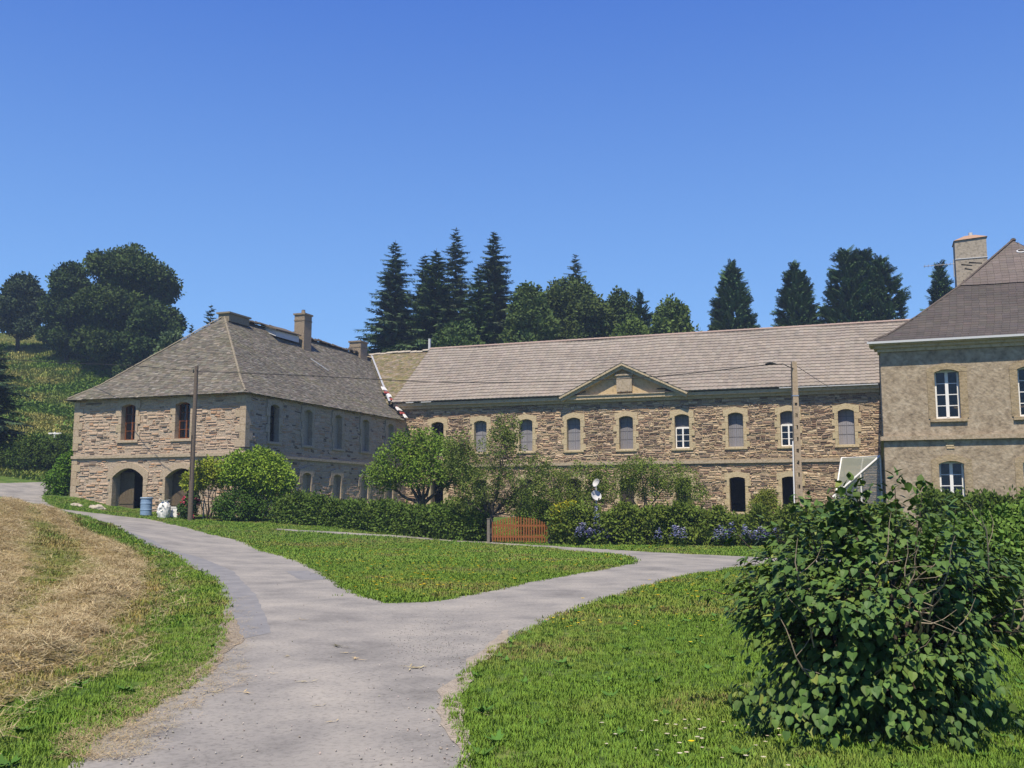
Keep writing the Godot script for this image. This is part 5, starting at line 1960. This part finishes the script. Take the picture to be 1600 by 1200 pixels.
func make_materials() -> void:
	M.stone_tex = ntex(3, .02, [[0.0, grey(.62)], [.45, grey(.95)], [.6, Color(1.0, .97, .92)], [1.0, Color(1.0, 1.0, 1.0)]], 5)
	M.stone_nrm = bump(4, .03, 5.0, 5)
	M.rubble = mat(Color.WHITE, .95, M.stone_tex, .9, M.stone_nrm, 1.0)
	var mort := ntex(8, .03, [[0.0, grey(.55)], [.5, grey(.9)], [1.0, grey(1.0)]], 5)
	M.mortar_range = mat(lin(.42, .33, .22), 1.0, mort, .6, M.stone_nrm, 1.2)
	M.mortar_wing = mat(lin(.47, .385, .295), 1.0, mort, .6, M.stone_nrm, 1.2)
	var ash := ntex(14, .015, [[0.0, Color(.6, .58, .52)], [.4, Color(.9, .88, .84)], [.62, Color(1, 1, 1)], [1.0, Color(.86, .8, .68)]], 5)
	M.ashlar = mat(lin(.52, .435, .29), .95, ash, .7, M.stone_nrm, .6)
	M.ashlar_wing = mat(lin(.45, .37, .28), .95, ash, .7, M.stone_nrm, .6)
	M.ledge = mat(lin(.42, .355, .27), .95, ash, .5, M.stone_nrm, .6)
	M.ledge_tan = mat(lin(.40, .33, .245), .95, ash, .5, M.stone_nrm, .6)
	M.cornice = mat(lin(.5, .42, .29), .95, ash, .5, M.stone_nrm, .8)
	M.cove = mat(lin(.5, .42, .3), .95, ash, .4, M.stone_nrm, .5)
	M.plaster = mat(lin(.52, .41, .25), .95, ash, .3)
	var rough1 := ntex(31, .006, [[0.0, Color(.25, .2, .14)], [.36, Color(.325, .265, .19)], [.5, Color(.355, .292, .212)], [.64, Color(.38, .315, .23)], [1.0, Color(.47, .405, .31)]], 6, 1024)
	rough1.noise.fractal_gain = .68
	M.roughcast = mat(Color.WHITE, 1.0, rough1, .22, bump(33, .05, 5.0, 6), .35, false)
	M.roughcast.detail_enabled = true
	M.roughcast.detail_blend_mode = BaseMaterial3D.BLEND_MODE_MUL
	M.roughcast.detail_uv_layer = BaseMaterial3D.DETAIL_UV_1
	M.roughcast.detail_albedo = ntex(37, .035, [[0.0, grey(.6)], [.4, grey(.9)], [.55, grey(1.0)], [1.0, grey(1.0)]], 7)
	M.band = mat(lin(.37, .30, .2), .95, ash, .4, M.stone_nrm, .7)
	M.tile = mat(Color.WHITE, .85, ntex(41, .012, [[0.0, Color(.72, .72, .74)], [.5, Color(.95, .95, .95)], [1.0, Color(1, .98, .95)]], 4), .25)
	M.ridge = mat(lin(.34, .26, .22), .85)
	M.slate = mat(Color.WHITE, .92, ntex(43, .02, [[0.0, grey(.65)], [.5, grey(1.0)], [1.0, grey(1.0)]], 5), .6)
	M.slate_plain = mat(lin(.17, .15, .12), .9, ash, .6)
	M.hip = mat(lin(.24, .215, .165), .95, ash, 1.0)
	M.deck = mat(lin(.05, .042, .035), 1.0)
	M.flat_tile = mat(Color.WHITE, .8, ntex(45, .01, [[0.0, grey(.8)], [1.0, grey(1.0)]], 4), .3)
	M.flat_tile_dark = mat(lin(.105, .085, .072), .8)
	M.dark_stone = mat(lin(.13, .11, .085), .95, ash, 1.0)
	M.pale_mortar = mat(lin(.45, .41, .34), .95, ash, 1.0, M.stone_nrm, .8)
	M.chimney = mat(lin(.31, .25, .18), .95, ntex(47, .03, [[0.0, grey(.45)], [.5, grey(.95)], [1.0, grey(1.0)]], 4), .6, M.stone_nrm, 1.5)
	M.chimney_pale = mat(lin(.38, .34, .28), .95, ntex(48, .02, [[0.0, grey(.5)], [.45, grey(.9)], [1.0, grey(1.0)]], 5), .45, M.stone_nrm, .4)
	M.cap = mat(lin(.4, .27, .19), .9, ash, 1.0)
	M.soot = mat(lin(.02, .018, .016), 1.0)
	M.zinc = mat(lin(.5, .52, .54), .55)
	M.steel = mat(lin(.42, .43, .44), .45)
	M.iron = mat(lin(.03, .03, .03), .7)
	M.cable = mat(lin(.035, .033, .032), .7)
	M.red_felt = mat(lin(.33, .07, .06), .9)
	M.white = mat(lin(.78, .78, .77), .55)
	M.shutter = mat(lin(.3, .295, .325), .75, ntex(51, .02, [[0.0, grey(.82)], [1.0, grey(1.0)]], 4), .8)
	M.shutter_bar = mat(lin(.17, .165, .18), .8)
	M.pale_wood = mat(lin(.5, .46, .36), .8)
	var grain := ntex(53, .02, [[0.0, grey(.6)], [.5, grey(.95)], [1.0, grey(1.0)]], 4)
	M.brown_wood = mat(lin(.2, .075, .03), .6, grain, .8)
	M.dark_wood = mat(lin(.05, .04, .032), .8, grain, .8)
	M.barn_wood = mat(lin(.14, .11, .075), .9, grain, 1.0)
	M.grey_wood = mat(lin(.2, .18, .15), .9, grain, 1.0)
	M.gate_wood = mat(lin(.27, .1, .032), .7, grain, 1.4)
	M.pole_wood = mat(lin(.15, .12, .095), .9, grain, 1.0)
	M.concrete = mat(lin(.40, .32, .23), .95, ash, .9, M.stone_nrm, .5)
	M.blue_band = mat(lin(.2, .27, .4), .6)
	M.drum = mat(lin(.22, .33, .48), .55, ntex(55, .02, [[0.0, Color(.75, .75, .78)], [.6, Color(1, 1, 1)], [1.0, Color(1, 1, 1)]], 3), .8)
	M.drum_rim = mat(lin(.3, .38, .47), .6)
	M.dish = mat(lin(.5, .5, .49), .7)
	M.sack = mat(lin(.72, .72, .7), .8)
	M.plainv = mat(Color.WHITE, .95)
	var g := StandardMaterial3D.new()
	g.albedo_color = Color(.06, .07, .09, .3)
	g.transparency = BaseMaterial3D.TRANSPARENCY_ALPHA
	g.roughness = .06
	g.cull_mode = BaseMaterial3D.CULL_DISABLED
	M.glass = g
	var cg := g.duplicate()
	cg.albedo_color = Color(.8, .85, .85, .12)
	M.clear_glass = cg
	var pp := g.duplicate()
	pp.albedo_color = Color(.62, .64, .58, .62)
	pp.roughness = .4
	M.poly_pane = pp
	M.bark = mat(lin(.07, .058, .045), .95, grain, 1.2)
	M.bark_grey = mat(lin(.11, .1, .085), .95, grain, 1.2)
	M.twig = mat(lin(.3, .25, .18), .85)
	M.stem_green = mat(lin(.07, .12, .03), .8)
	M.petal = leafmat(Color.WHITE, .25, .7)
	M.leaf_far = leafmat(Color.WHITE, .12, .7)
	M.leaf_mid = leafmat(Color.WHITE, .22, .65)
	M.needle = leafmat(Color.WHITE, .05, .7)
	M.grass = leafmat(Color.WHITE, .22, .65)
	M.straw = leafmat(Color.WHITE, .15, .65)
	M.lilac = leafmat(Color.WHITE, .16, .42)
	M.lilac_single = []
	for c in [Color(.075, .138, .036), Color(.09, .16, .045), Color(.062, .12, .032), Color(.08, .145, .05)]: M.lilac_single.append(leafmat(c.linear_to_srgb(), .16, .42))
	# ground
	M.ground = mat(Color.WHITE, 1.0, ntex(61, .01, [[0.0, Color(.045, .085, .014)], [.4, Color(.07, .13, .02)], [.65, Color(.1, .155, .028)], [1.0, Color(.17, .17, .06)]], 5, 1024), .09, bump(62, .08, 6.0), 1.0, false)
	M.hay_ground = mat(Color.WHITE, 1.0, ntex(63, .02, [[0.0, Color(.16, .13, .045)], [.4, Color(.28, .22, .09)], [.7, Color(.38, .29, .13)], [1.0, Color(.46, .37, .19)]], 6, 1024), .2, bump(64, .09, 9.0), 1.2, true)
	var rt := ntex(65, .004, [[0.0, Color(.17, .163, .147)], [.34, Color(.245, .234, .21)], [.5, Color(.277, .263, .233)], [.66, Color(.305, .288, .252)], [1.0, Color(.37, .345, .295)]], 8, 1024)
	rt.noise.fractal_gain = .62
	M.road = mat(Color.WHITE, .95, rt, .13, null, 1.0, false)
	M.road.detail_enabled = true
	M.road.detail_blend_mode = BaseMaterial3D.BLEND_MODE_MUL
	var speck := ntex(67, .1, [[0.0, grey(.55)], [.36, grey(.88)], [.5, grey(1.0)], [1.0, grey(1.0)]], 4, 1024)
	speck.noise.fractal_gain = .8
	M.road.detail_albedo = speck
	M.patch = mat(Color.WHITE, .95, ntex(68, .012, [[0.0, Color(.175, .176, .175)], [.5, Color(.212, .212, .208)], [1.0, Color(.25, .246, .236)]], 6), .3, null, 1.0, false)
	M.gravel = mat(Color.WHITE, 1.0, ntex(69, .06, [[0.0, Color(.17, .14, .1)], [.45, Color(.31, .265, .2)], [1.0, Color(.41, .355, .27)]], 5), .4, bump(70, .1, 8.0), 1.2, false)
	M.sand = mat(Color.WHITE, 1.0, ntex(71, .02, [[0.0, Color(.27, .235, .18)], [.5, Color(.345, .3, .235)], [1.0, Color(.41, .36, .28)]], 6), .5, bump(70, .1, 6.0), 1.0, false)

func _ready() -> void:
	rng.seed = 20240
	view = Basis(Vector3.UP, YAW) * Basis(Vector3.RIGHT, PITCH)
	# camera
	var cam := Camera3D.new()
	cam.name = "camera"
	cam.fov = rad_to_deg(2.0 * atan(600.0 / F))
	cam.near = 0.1
	cam.far = 2000.0
	add_child(cam)
	cam.transform = Transform3D(view, EYE)
	cam.current = true
	# sky
	var env := Environment.new()
	env.background_mode = Environment.BG_SKY
	var sm := ProceduralSkyMaterial.new()
	sm.sky_top_color = Color(.08, .28, .69)
	sm.sky_horizon_color = Color(.59, .8, .99)
	sm.sky_curve = .24
	sm.ground_bottom_color = Color(.18, .2, .12)
	sm.ground_horizon_color = Color(.45, .52, .55)
	sm.sun_angle_max = 1.0
	var sky := Sky.new()
	sky.sky_material = sm
	env.sky = sky
	env.tonemap_mode = Environment.TONE_MAPPER_LINEAR
	env.tonemap_exposure = 1.25
	env.sdfgi_enabled = true
	env.ssao_enabled = true
	env.ssil_enabled = true
	env.fog_enabled = true
	env.fog_density = .0006
	env.fog_light_color = Color(.72, .82, .95)
	var we := WorldEnvironment.new()
	we.name = "sky"
	we.environment = env
	add_child(we)
	# sun: behind the viewpoint, high
	var sun := DirectionalLight3D.new()
	sun.name = "sun"
	sun.light_energy = 1.6
	sun.light_color = Color(1.0, .95, .86)
	sun.light_angular_distance = .53
	sun.shadow_enabled = true
	add_child(sun)
	var el := deg_to_rad(60.0)
	var az := deg_to_rad(7.0)
	sun.look_at_from_position(Vector3(sin(az) * cos(el), sin(el), cos(az) * cos(el)) * 100.0, Vector3.ZERO)
	soil_noise.seed = 77
	soil_noise.frequency = .2
	make_materials()
	make_stone_meshes()
	# terrain
	solve_terrain()
	hg.resize(GNX * GNZ)
	for j in GNZ:
		for i in GNX: hg[j * GNX + i] = spline(GX0 + i * GS, GZ0 + j * GS)
	print("terrain ", Time.get_ticks_msec())
	structure("ground", ground_mesh(), M.ground)
	lanes()
	print("lanes ", Time.get_ticks_msec())
	build_range()
	build_wing()
	build_house()
	build_lean_to()
	print("buildings ", Time.get_ticks_msec())
	plants()
	print("plants ", Time.get_ticks_msec())
	picket_gate()
	poles()
	yard()
	grass()
	weeds()
	hay()
	hillside()
	lane_litter()
	print("done ", Time.get_ticks_msec())

func lanes() -> void:
	road_poly = ground_poly([Vector2(-3.3, 8), Vector2(-4.3, -1), [95, 1200], [180, 1130], [300, 1066], [335, 1030], [345, 985], [352, 940], [335, 905], [290, 880], [245, 858], [190, 830], [130, 806], Vector2(-40.5, -39.6), Vector2(-48, -41), Vector2(-60, -44), Vector2(-64, -54), [0, 755], [75, 753], [85, 757], [68, 770], [66, 780], [90, 795], [160, 803], [230, 811], [300, 827], [380, 847], [460, 874], [520, 907], [560, 930], [600, 943], [680, 941], [760, 925], [850, 906], [950, 889], [985, 881], [990, 877], [985, 872], [960, 867], [880, 861], [860, 857], [770, 850], [640, 841], [480, 832], [430, 828], [432, 826], [480, 829.2], [640, 838], [770, 847], [860, 853], [1000, 862], [1220, 872], Vector2(5, -33), Vector2(22, -30), Vector2(22, -27.5), Vector2(5, -29.5), [1215, 882], [1150, 887], [1050, 905], [950, 935], [870, 965], [800, 1000], [745, 1040], [722, 1090], [725, 1150], [735, 1200], Vector2(-1.6, 0), Vector2(-.8, 8)])
	road_poly = ragged(road_poly, .35, .07, 3)
	structure("lane", drape(road_poly, .008), M.road)
	# newer, bluer repairs in the asphalt
	var pk := [[[338, 906], [300, 884], [255, 862], [205, 838], [195, 829], [240, 845], [300, 868], [365, 893], [400, 930], [424, 990], [385, 998], [348, 985], [354, 942]], [[445, 893], [480, 892], [520, 906], [470, 907]], [[735, 1190], [700, 1200], [610, 1200], [640, 1110], [632, 1055], [700, 1050], [716, 1060], [690, 1075], [680, 1110], [705, 1150], [735, 1175]]]
	var kinds := ["asphalt_patch", "asphalt_patch", "asphalt_patch"]
	for i in 2: structure(kinds[i], drape(Geometry2D.intersect_polygons(ragged(ground_poly(pk[i]), .3, .02, 8 + i), road_poly)[0], .0105), M.patch)
	# sandy gravel where the lane frays
	for pg in [[[722, 1200], [706, 1150], [682, 1112], [690, 1076], [720, 1060], [735, 1030], [790, 985], [800, 1000], [745, 1040], [722, 1090], [725, 1150], [735, 1200], [745, 1210]]]:
		structure("gravel_edge", drape(ragged(ground_poly(pg), .15, .05, 31), .013), M.sand)
	for pg in [[[345, 985], [352, 960], [362, 955], [382, 1000], [365, 1010], [340, 1040], [300, 1070], [262, 1082], [300, 1060], [335, 1025]]]:
		structure("gravel_edge", drape(ragged(ground_poly(pg), .15, .05, 37), .013), M.gravel)
	hay_edge = ragged(ground_poly([Vector2(-5.4, -3.0), Vector2(-6.0, -5.2), [60, 1085], [150, 1050], [215, 1000], [248, 940], [252, 905], [242, 882], [200, 858], [130, 830], Vector2(-29.5, -30.2), Vector2(-34.5, -33.6), Vector2(-39.5, -36.2)]), .4, .12, 17)
	hay_edge.resize(hay_edge.size() - 1)
	hay_poly = hay_edge.duplicate()
	hay_poly.append_array([Vector2(-46, -34), Vector2(-46, -10), Vector2(-10, -2)])

func plants() -> void:
	M.clump_far = clump_mesh(40, .4, .27, .25)
	M.clump_mid = clump_mesh(20, .5, .3, .2)
	M.spray = spray_mesh(.35)
	M.plume = spray_mesh(.15)
	var gb := "tall trees behind the long range"
	var dk := Color(.028, .046, .022)
	spruce("spruce_tree", "tall narrow spruce standing apart at the edge of the spruce group", 618, 375, 108, 40, Color(0.081, 0.133, 0.065), gb)
	spruce("spruce_tree", "bushy dark spruce beside the narrow free-standing one", 682, 388, 104, 46, Color(0.072, 0.120, 0.047), gb, 1.2)
	spruce("spruce_tree", "shorter spruce tip beside the bushy dark one", 664, 396, 110, 34, Color(0.072, 0.120, 0.047), gb)
	spruce("spruce_tree", "tallest thin spruce with gappy top rising above the others", 713, 354, 112, 40, Color(0.096, 0.138, 0.073), gb, .75)
	spruce("spruce_tree", "broad spruce with ragged top next to the round-crowned trees", 772, 361, 106, 46, Color(0.081, 0.120, 0.065), gb)
	spruce("spruce_tree", "lower dark spruce in front of the broad ragged one", 748, 415, 98, 36, Color(0.077, 0.130, 0.040), gb)
	broadleaf("broadleaf_tree", "large round broadleaf tree with a high domed crown behind the range", 890, 425, 104, 78, 15, 2600, Color(0.073, 0.106, 0.030), gb)
	broadleaf("broadleaf_tree", "spreading broadleaf tree between the spruces and the domed crown", 826, 440, 98, 48, 10, 1300, Color(0.078, 0.123, 0.035), gb)
	spruce("spruce_tree", "small spruce tip peeping over the domed broadleaf crown", 899, 397, 118, 40, Color(0.122, 0.161, 0.081), gb, .8)
	broadleaf("broadleaf_tree", "dark broadleaf tree next to the slim young conifer", 968, 450, 104, 38, 9, 1100, Color(0.061, 0.096, 0.026), gb)
	cypress("young_conifer", "slim young conifer between two broadleaf crowns", 1000, 458, 106, 24, Color(0.084, 0.144, 0.050), [[0.0, 1.0]], gb, 500)
	broadleaf("broadleaf_tree", "round broadleaf tree with a sunlit rusty top beside the cypresses", 1050, 460, 102, 46, 11, 1400, Color(0.096, 0.145, 0.033), gb)
	broadleaf("broadleaf_tree", "low bushy tree seen just above the tiled ridge", 985, 492, 96, 46, 9, 900, Color(0.084, 0.129, 0.030), gb)
	broadleaf("broadleaf_tree", "low green tree crown at the foot of the spruces", 715, 500, 94, 60, 9, 1100, Color(0.070, 0.117, 0.035), gb)
	cypress("cypress_tree", "dense conical cypress nearest the round broadleaf tree", 1143, 412, 104, 37, Color(0.071, 0.124, 0.047), [[0.0, 1.0]], gb)
	cypress("cypress_tree", "dense cypress with a blunt top between two other cypresses", 1240, 412, 104, 38, Color(0.062, 0.115, 0.040), [[0.0, 1.0], [.15, .95]], gb)
	cypress("cypress_tree", "very broad twin-topped cypress behind the range", 1345, 386, 102, 68, Color(0.062, 0.113, 0.040), [[-.35, 1.0], [.0, .985], [.42, .96]], gb, 4800)
	cypress("cypress_tree", "small cypress half hidden by the house roof and chimney", 1467, 413, 104, 27, Color(0.066, 0.119, 0.042), [[0.0, 1.0]], gb, 900)
	var gh := "trees on the hill behind the wing"
	broadleaf("hill_tree", "huge broad dark tree crowning the hill beside the wing", 206, 383, 122, 74, 30, 3800, Color(0.062, 0.096, 0.026), gh, .02, Vector2(.6, 1.0))
	broadleaf("hill_tree", "dark pointed tree merging with the huge broad one", 112, 410, 124, 38, 15, 1500, Color(0.055, 0.092, 0.030), gh, .06)
	broadleaf("hill_tree", "smaller open tree on a bare trunk at the hill edge", 36, 428, 128, 38, 9, 1000, Color(0.059, 0.088, 0.042), gh, .18)
	broadleaf("hill_tree", "low dark undergrowth tree beneath the huge broad one", 235, 470, 116, 42, 9, 1500, Color(0.049, 0.083, 0.024), gh, .0)
	broadleaf("hill_tree", "small grey-green tree beside the slate roof slope", 268, 520, 100, 26, 7, 420, Color(0.086, 0.129, 0.059), gh, .1)
	spruce("pine_tree", "small crooked pine top above the slate roof", 330, 476, 98, 20, Color(0.109, 0.147, 0.070), gh, .8)
	spruce("pine_tree", "tiny dark conifer tip behind the slate roof", 300, 505, 104, 12, Color(0.092, 0.133, 0.070), gh)
	spruce("fir_tree", "dark fir with drooping branches at the foot of the hill", -22, 500, 74, 44, Color(0.065, 0.112, 0.055), gh, 1.3)
	# bushes below the hill, behind the lane
	for s in [[20, 738, 72, 1.8, "dark bramble thicket below the hill beside the lane"], [52, 736, 73, 1.6, "rounded bramble bush below the hill, in the bramble row"], [80, 730, 75, 1.5, "small bramble bush at the end of the bramble row"]]:
		var p := at_depth(s[0], s[1], s[2])
		p.y = hgt(p.x, p.z)
		shrub("bramble", s[4], p, [[Vector3(0, .8, 0), Vector3(s[3], 1.1, 1.0)], [Vector3(.4, 1.5, -.6), Vector3(s[3] * .7, .9, .8)]], 420, M.clump_far, M.leaf_far, Vector2(.25, .45), Color(0.073, 0.120, 0.024), .3)
	var pc := at_depth(95, 772, 58.5)
	pc.y = hgt(pc.x, pc.z)
	shrub("corner_shrub", "dense dark green shrub against the outer corner of the wing", pc, [[Vector3(-.1, .8, 0), Vector3(.75, .85, .8)], [Vector3(.2, 1.7, -.3), Vector3(.55, .8, .6)], [Vector3(.5, 2.6, -1.5), Vector3(.7, 1.0, .6)]], 420, M.clump_mid, M.leaf_mid, Vector2(.2, .36), Color(0.091, 0.181, 0.024), .25)
	# golden shrubs before the wing
	var pg := at_depth(395, 812, 50.3)
	pg.y = hgt(pg.x, pg.z)
	shrub("golden_shrub", "big yellow-green shrub at the front corner of the wing", pg, [[Vector3(.2, 2.5, -.2), Vector3(1.5, 1.1, 1.2)], [Vector3(-.9, 2.6, 0), Vector3(.9, .8, .8)], [Vector3(1.1, 2.0, 0), Vector3(.95, .9, .9)], [Vector3(.1, 3.1, -.2), Vector3(.8, .55, .7)]], 900, M.clump_mid, M.leaf_mid, Vector2(.18, .36), Color(.19, .29, .035), .25, "shrub", "", 9, .4)
	var pg2 := at_depth(325, 810, 50.8)
	pg2.y = hgt(pg2.x, pg2.z)
	shrub("golden_shrub", "yellow-flecked shrub arching over the wooden pole and roses", pg2, [[Vector3(0, 2.4, 0), Vector3(.95, .7, .7)], [Vector3(-.7, 1.9, .1), Vector3(.6, .6, .5)], [Vector3(.6, 2.2, 0), Vector3(.7, .6, .6)]], 420, M.clump_mid, M.leaf_mid, Vector2(.15, .3), Color(.25, .3, .035), .3, "shrub", "", 7, .3)
	var pd := at_depth(378, 816, 49.9)
	pd.y = hgt(pd.x, pd.z)
	shrub("dark_shrub", "low dark green shrub under the big yellow-green one", pd, [[Vector3(-.2, .75, 0), Vector3(1.2, .85, .9)], [Vector3(.7, .6, 0), Vector3(.7, .7, .7)]], 420, M.clump_mid, M.leaf_mid, Vector2(.16, .3), Color(0.064, 0.128, 0.024), .25)
	# hedges
	hedge("garden_hedge", "clipped dark green hedge between the wing and the picket gate", [at_g(440, 819, 48.5), at_g(520, 826, 46.5), at_g(620, 832, 44.6), at_g(700, 838, 43.2), at_g(757, 842, 42.8)], 1.2, 1.02, 3200, Color(0.091, 0.149, 0.028), .5)
	hedge("flower_hedge", "tall leafy hedge with blue flowers from the gate to the house", [at_g(868, 846, 41.6), at_g(960, 849, 40.4), at_g(1080, 853, 39.6), at_g(1200, 855, 39.0), at_g(1330, 858, 38.4), Vector3(.5, hgt(.5, -39.5), -39.5)], 1.6, 1.1, 4600, Color(0.113, 0.162, 0.027), .6)
	hedge("house_hedge", "dense green hedge below the lower windows of the house", [Vector3(1.2, hgt(1.2, -36), -36), Vector3(6, hgt(6, -35), -35), Vector3(12, hgt(12, -34), -34)], 2.0, 1.75, 4200, Color(0.084, 0.134, 0.024), .3)
	# garden trees and shrubs between hedge and range
	fruit_tree("apple_tree", "apple tree with dark forked trunk behind the clipped hedge", at_g(655, 806, 49.0), 4.9, 2.4, 1.2, .2, 800, Color(0.131, 0.213, 0.030), [[-.45, .62, 0, .62, .2], [.35, .7, .1, .6, .2], [-.1, .85, -.2, .6, .15], [-.75, .5, .1, .42, .13], [.75, .52, 0, .4, .14], [.1, .55, .4, .5, .15]], Vector2(.16, .32))
	fruit_tree("pear_tree", "taller loose-crowned fruit tree beside the picket gate", at_g(768, 842, 42.6), 5.3, 2.1, 1.15, .13, 1080, Color(0.126, 0.172, 0.041), [[.2, .72, 0, .55, .2], [-.55, .62, 0, .5, .16], [.7, .48, .1, .5, .15], [.3, .9, -.1, .3, .14], [-.65, .78, 0, .35, .13], [-.2, .45, .3, .5, .12], [.95, .6, 0, .3, .12], [-.5, .33, .1, .35, .1], [.55, .32, 0, .4, .1], [.0, .3, -.4, .4, .1]], Vector2(.11, .22))
	fruit_tree("plum_tree", "low fruit tree between the gate and the satellite dishes", at_g(885, 820, 46.0), 3.5, 2.0, .8, .09, 496, Color(0.126, 0.172, 0.035), [[-.3, .7, 0, .5, .2], [.4, .8, 0, .45, .18], [0, .5, .2, .6, .16], [.75, .62, 0, .35, .15]], Vector2(.11, .22))
	fruit_tree("plum_tree", "wide low fruit tree between the dishes and the open doorways", at_g(1010, 822, 47.0), 3.7, 2.6, .8, .1, 800, Color(0.126, 0.179, 0.032), [[-.55, .72, 0, .42, .2], [.0, .62, 0, .5, .2], [.5, .7, 0, .5, .2], [-.15, .85, .2, .4, .12], [.8, .5, .1, .35, .15], [-.8, .5, .1, .35, .16]], Vector2(.11, .22))
	shrub("yellow_bush", "small yellow-leaved bush just beside the picket gate", at_g(880, 848, 41.3), [[Vector3(.0, .9, 0), Vector3(.5, .75, .5)], [Vector3(.25, 1.3, -.2), Vector3(.5, .45, .4)]], 360, M.clump_mid, M.leaf_mid, Vector2(.1, .2), Color(0.344, 0.344, 0.027), .3)
	shrub("fennel_bush", "feathery pale green bush between the two open doorways", at_g(1195, 815, 46.0), [[Vector3(0, .9, 0), Vector3(.75, .85, .6)], [Vector3(.1, 1.5, 0), Vector3(.45, .45, .4)]], 420, M.clump_mid, M.leaf_mid, Vector2(.1, .2), Color(0.172, 0.209, 0.034), .25)
	shrub("garden_bush", "green bush in the garden behind the picket gate", at_g(835, 815, 47.0), [[Vector3(0, .9, 0), Vector3(1.0, .9, .8)]], 360, M.clump_mid, M.leaf_mid, Vector2(.14, .26), Color(0.101, 0.164, 0.027), .25)
	shrub("garden_bush", "green bush in the garden below the apple tree", at_g(720, 812, 47.0), [[Vector3(0, .8, 0), Vector3(1.2, .8, .8)]], 360, M.clump_mid, M.leaf_mid, Vector2(.14, .26), Color(0.112, 0.181, 0.027), .25)
	var spikes := []
	for x in [903, 908, 913, 918, 923, 929, 933, 938, 943, 948, 953, 958, 964, 1030, 1055, 1060, 1067, 1120, 1129, 1136, 1143, 1166, 1173, 1180, 1187, 1194, 1201, 1209, 1217]: spikes.append([x + rnd(-2, 2), 0, rnd(.55, .95) if x != 933 else 1.55])
	for s in spikes:
		var f := at_g(s[0], 850, 39.9 if s[0] < 1000 else 38.1 + rnd(-.15, .15))
		flower_spike("blue delphinium spike in front of the flower hedge", f, s[2], Color(.26, .28, .5).lerp(Color(.5, .5, .68), rng.randf()), "blue flower spikes")
	# the bush on the lawn and what grows behind it
	lilac(on_ground(2.72, 7.6))
	shrub("laurel_shrub", "broad leafy shrub on the lawn behind the lilac bush", on_ground(5.6, 12.4), [[Vector3(.2, .65, 0), Vector3(1.1, .7, .9)], [Vector3(.7, 1.0, -.2), Vector3(.75, .55, .7)]], 1100, M.clump_mid, M.leaf_mid, Vector2(.1, .2), Color(0.101, 0.181, 0.035), .25)

func at_g(px: float, py: float, d: float) -> Vector3:
	var p := at_depth(px, py, d)
	p.y = hgt(p.x, p.z)
	return p
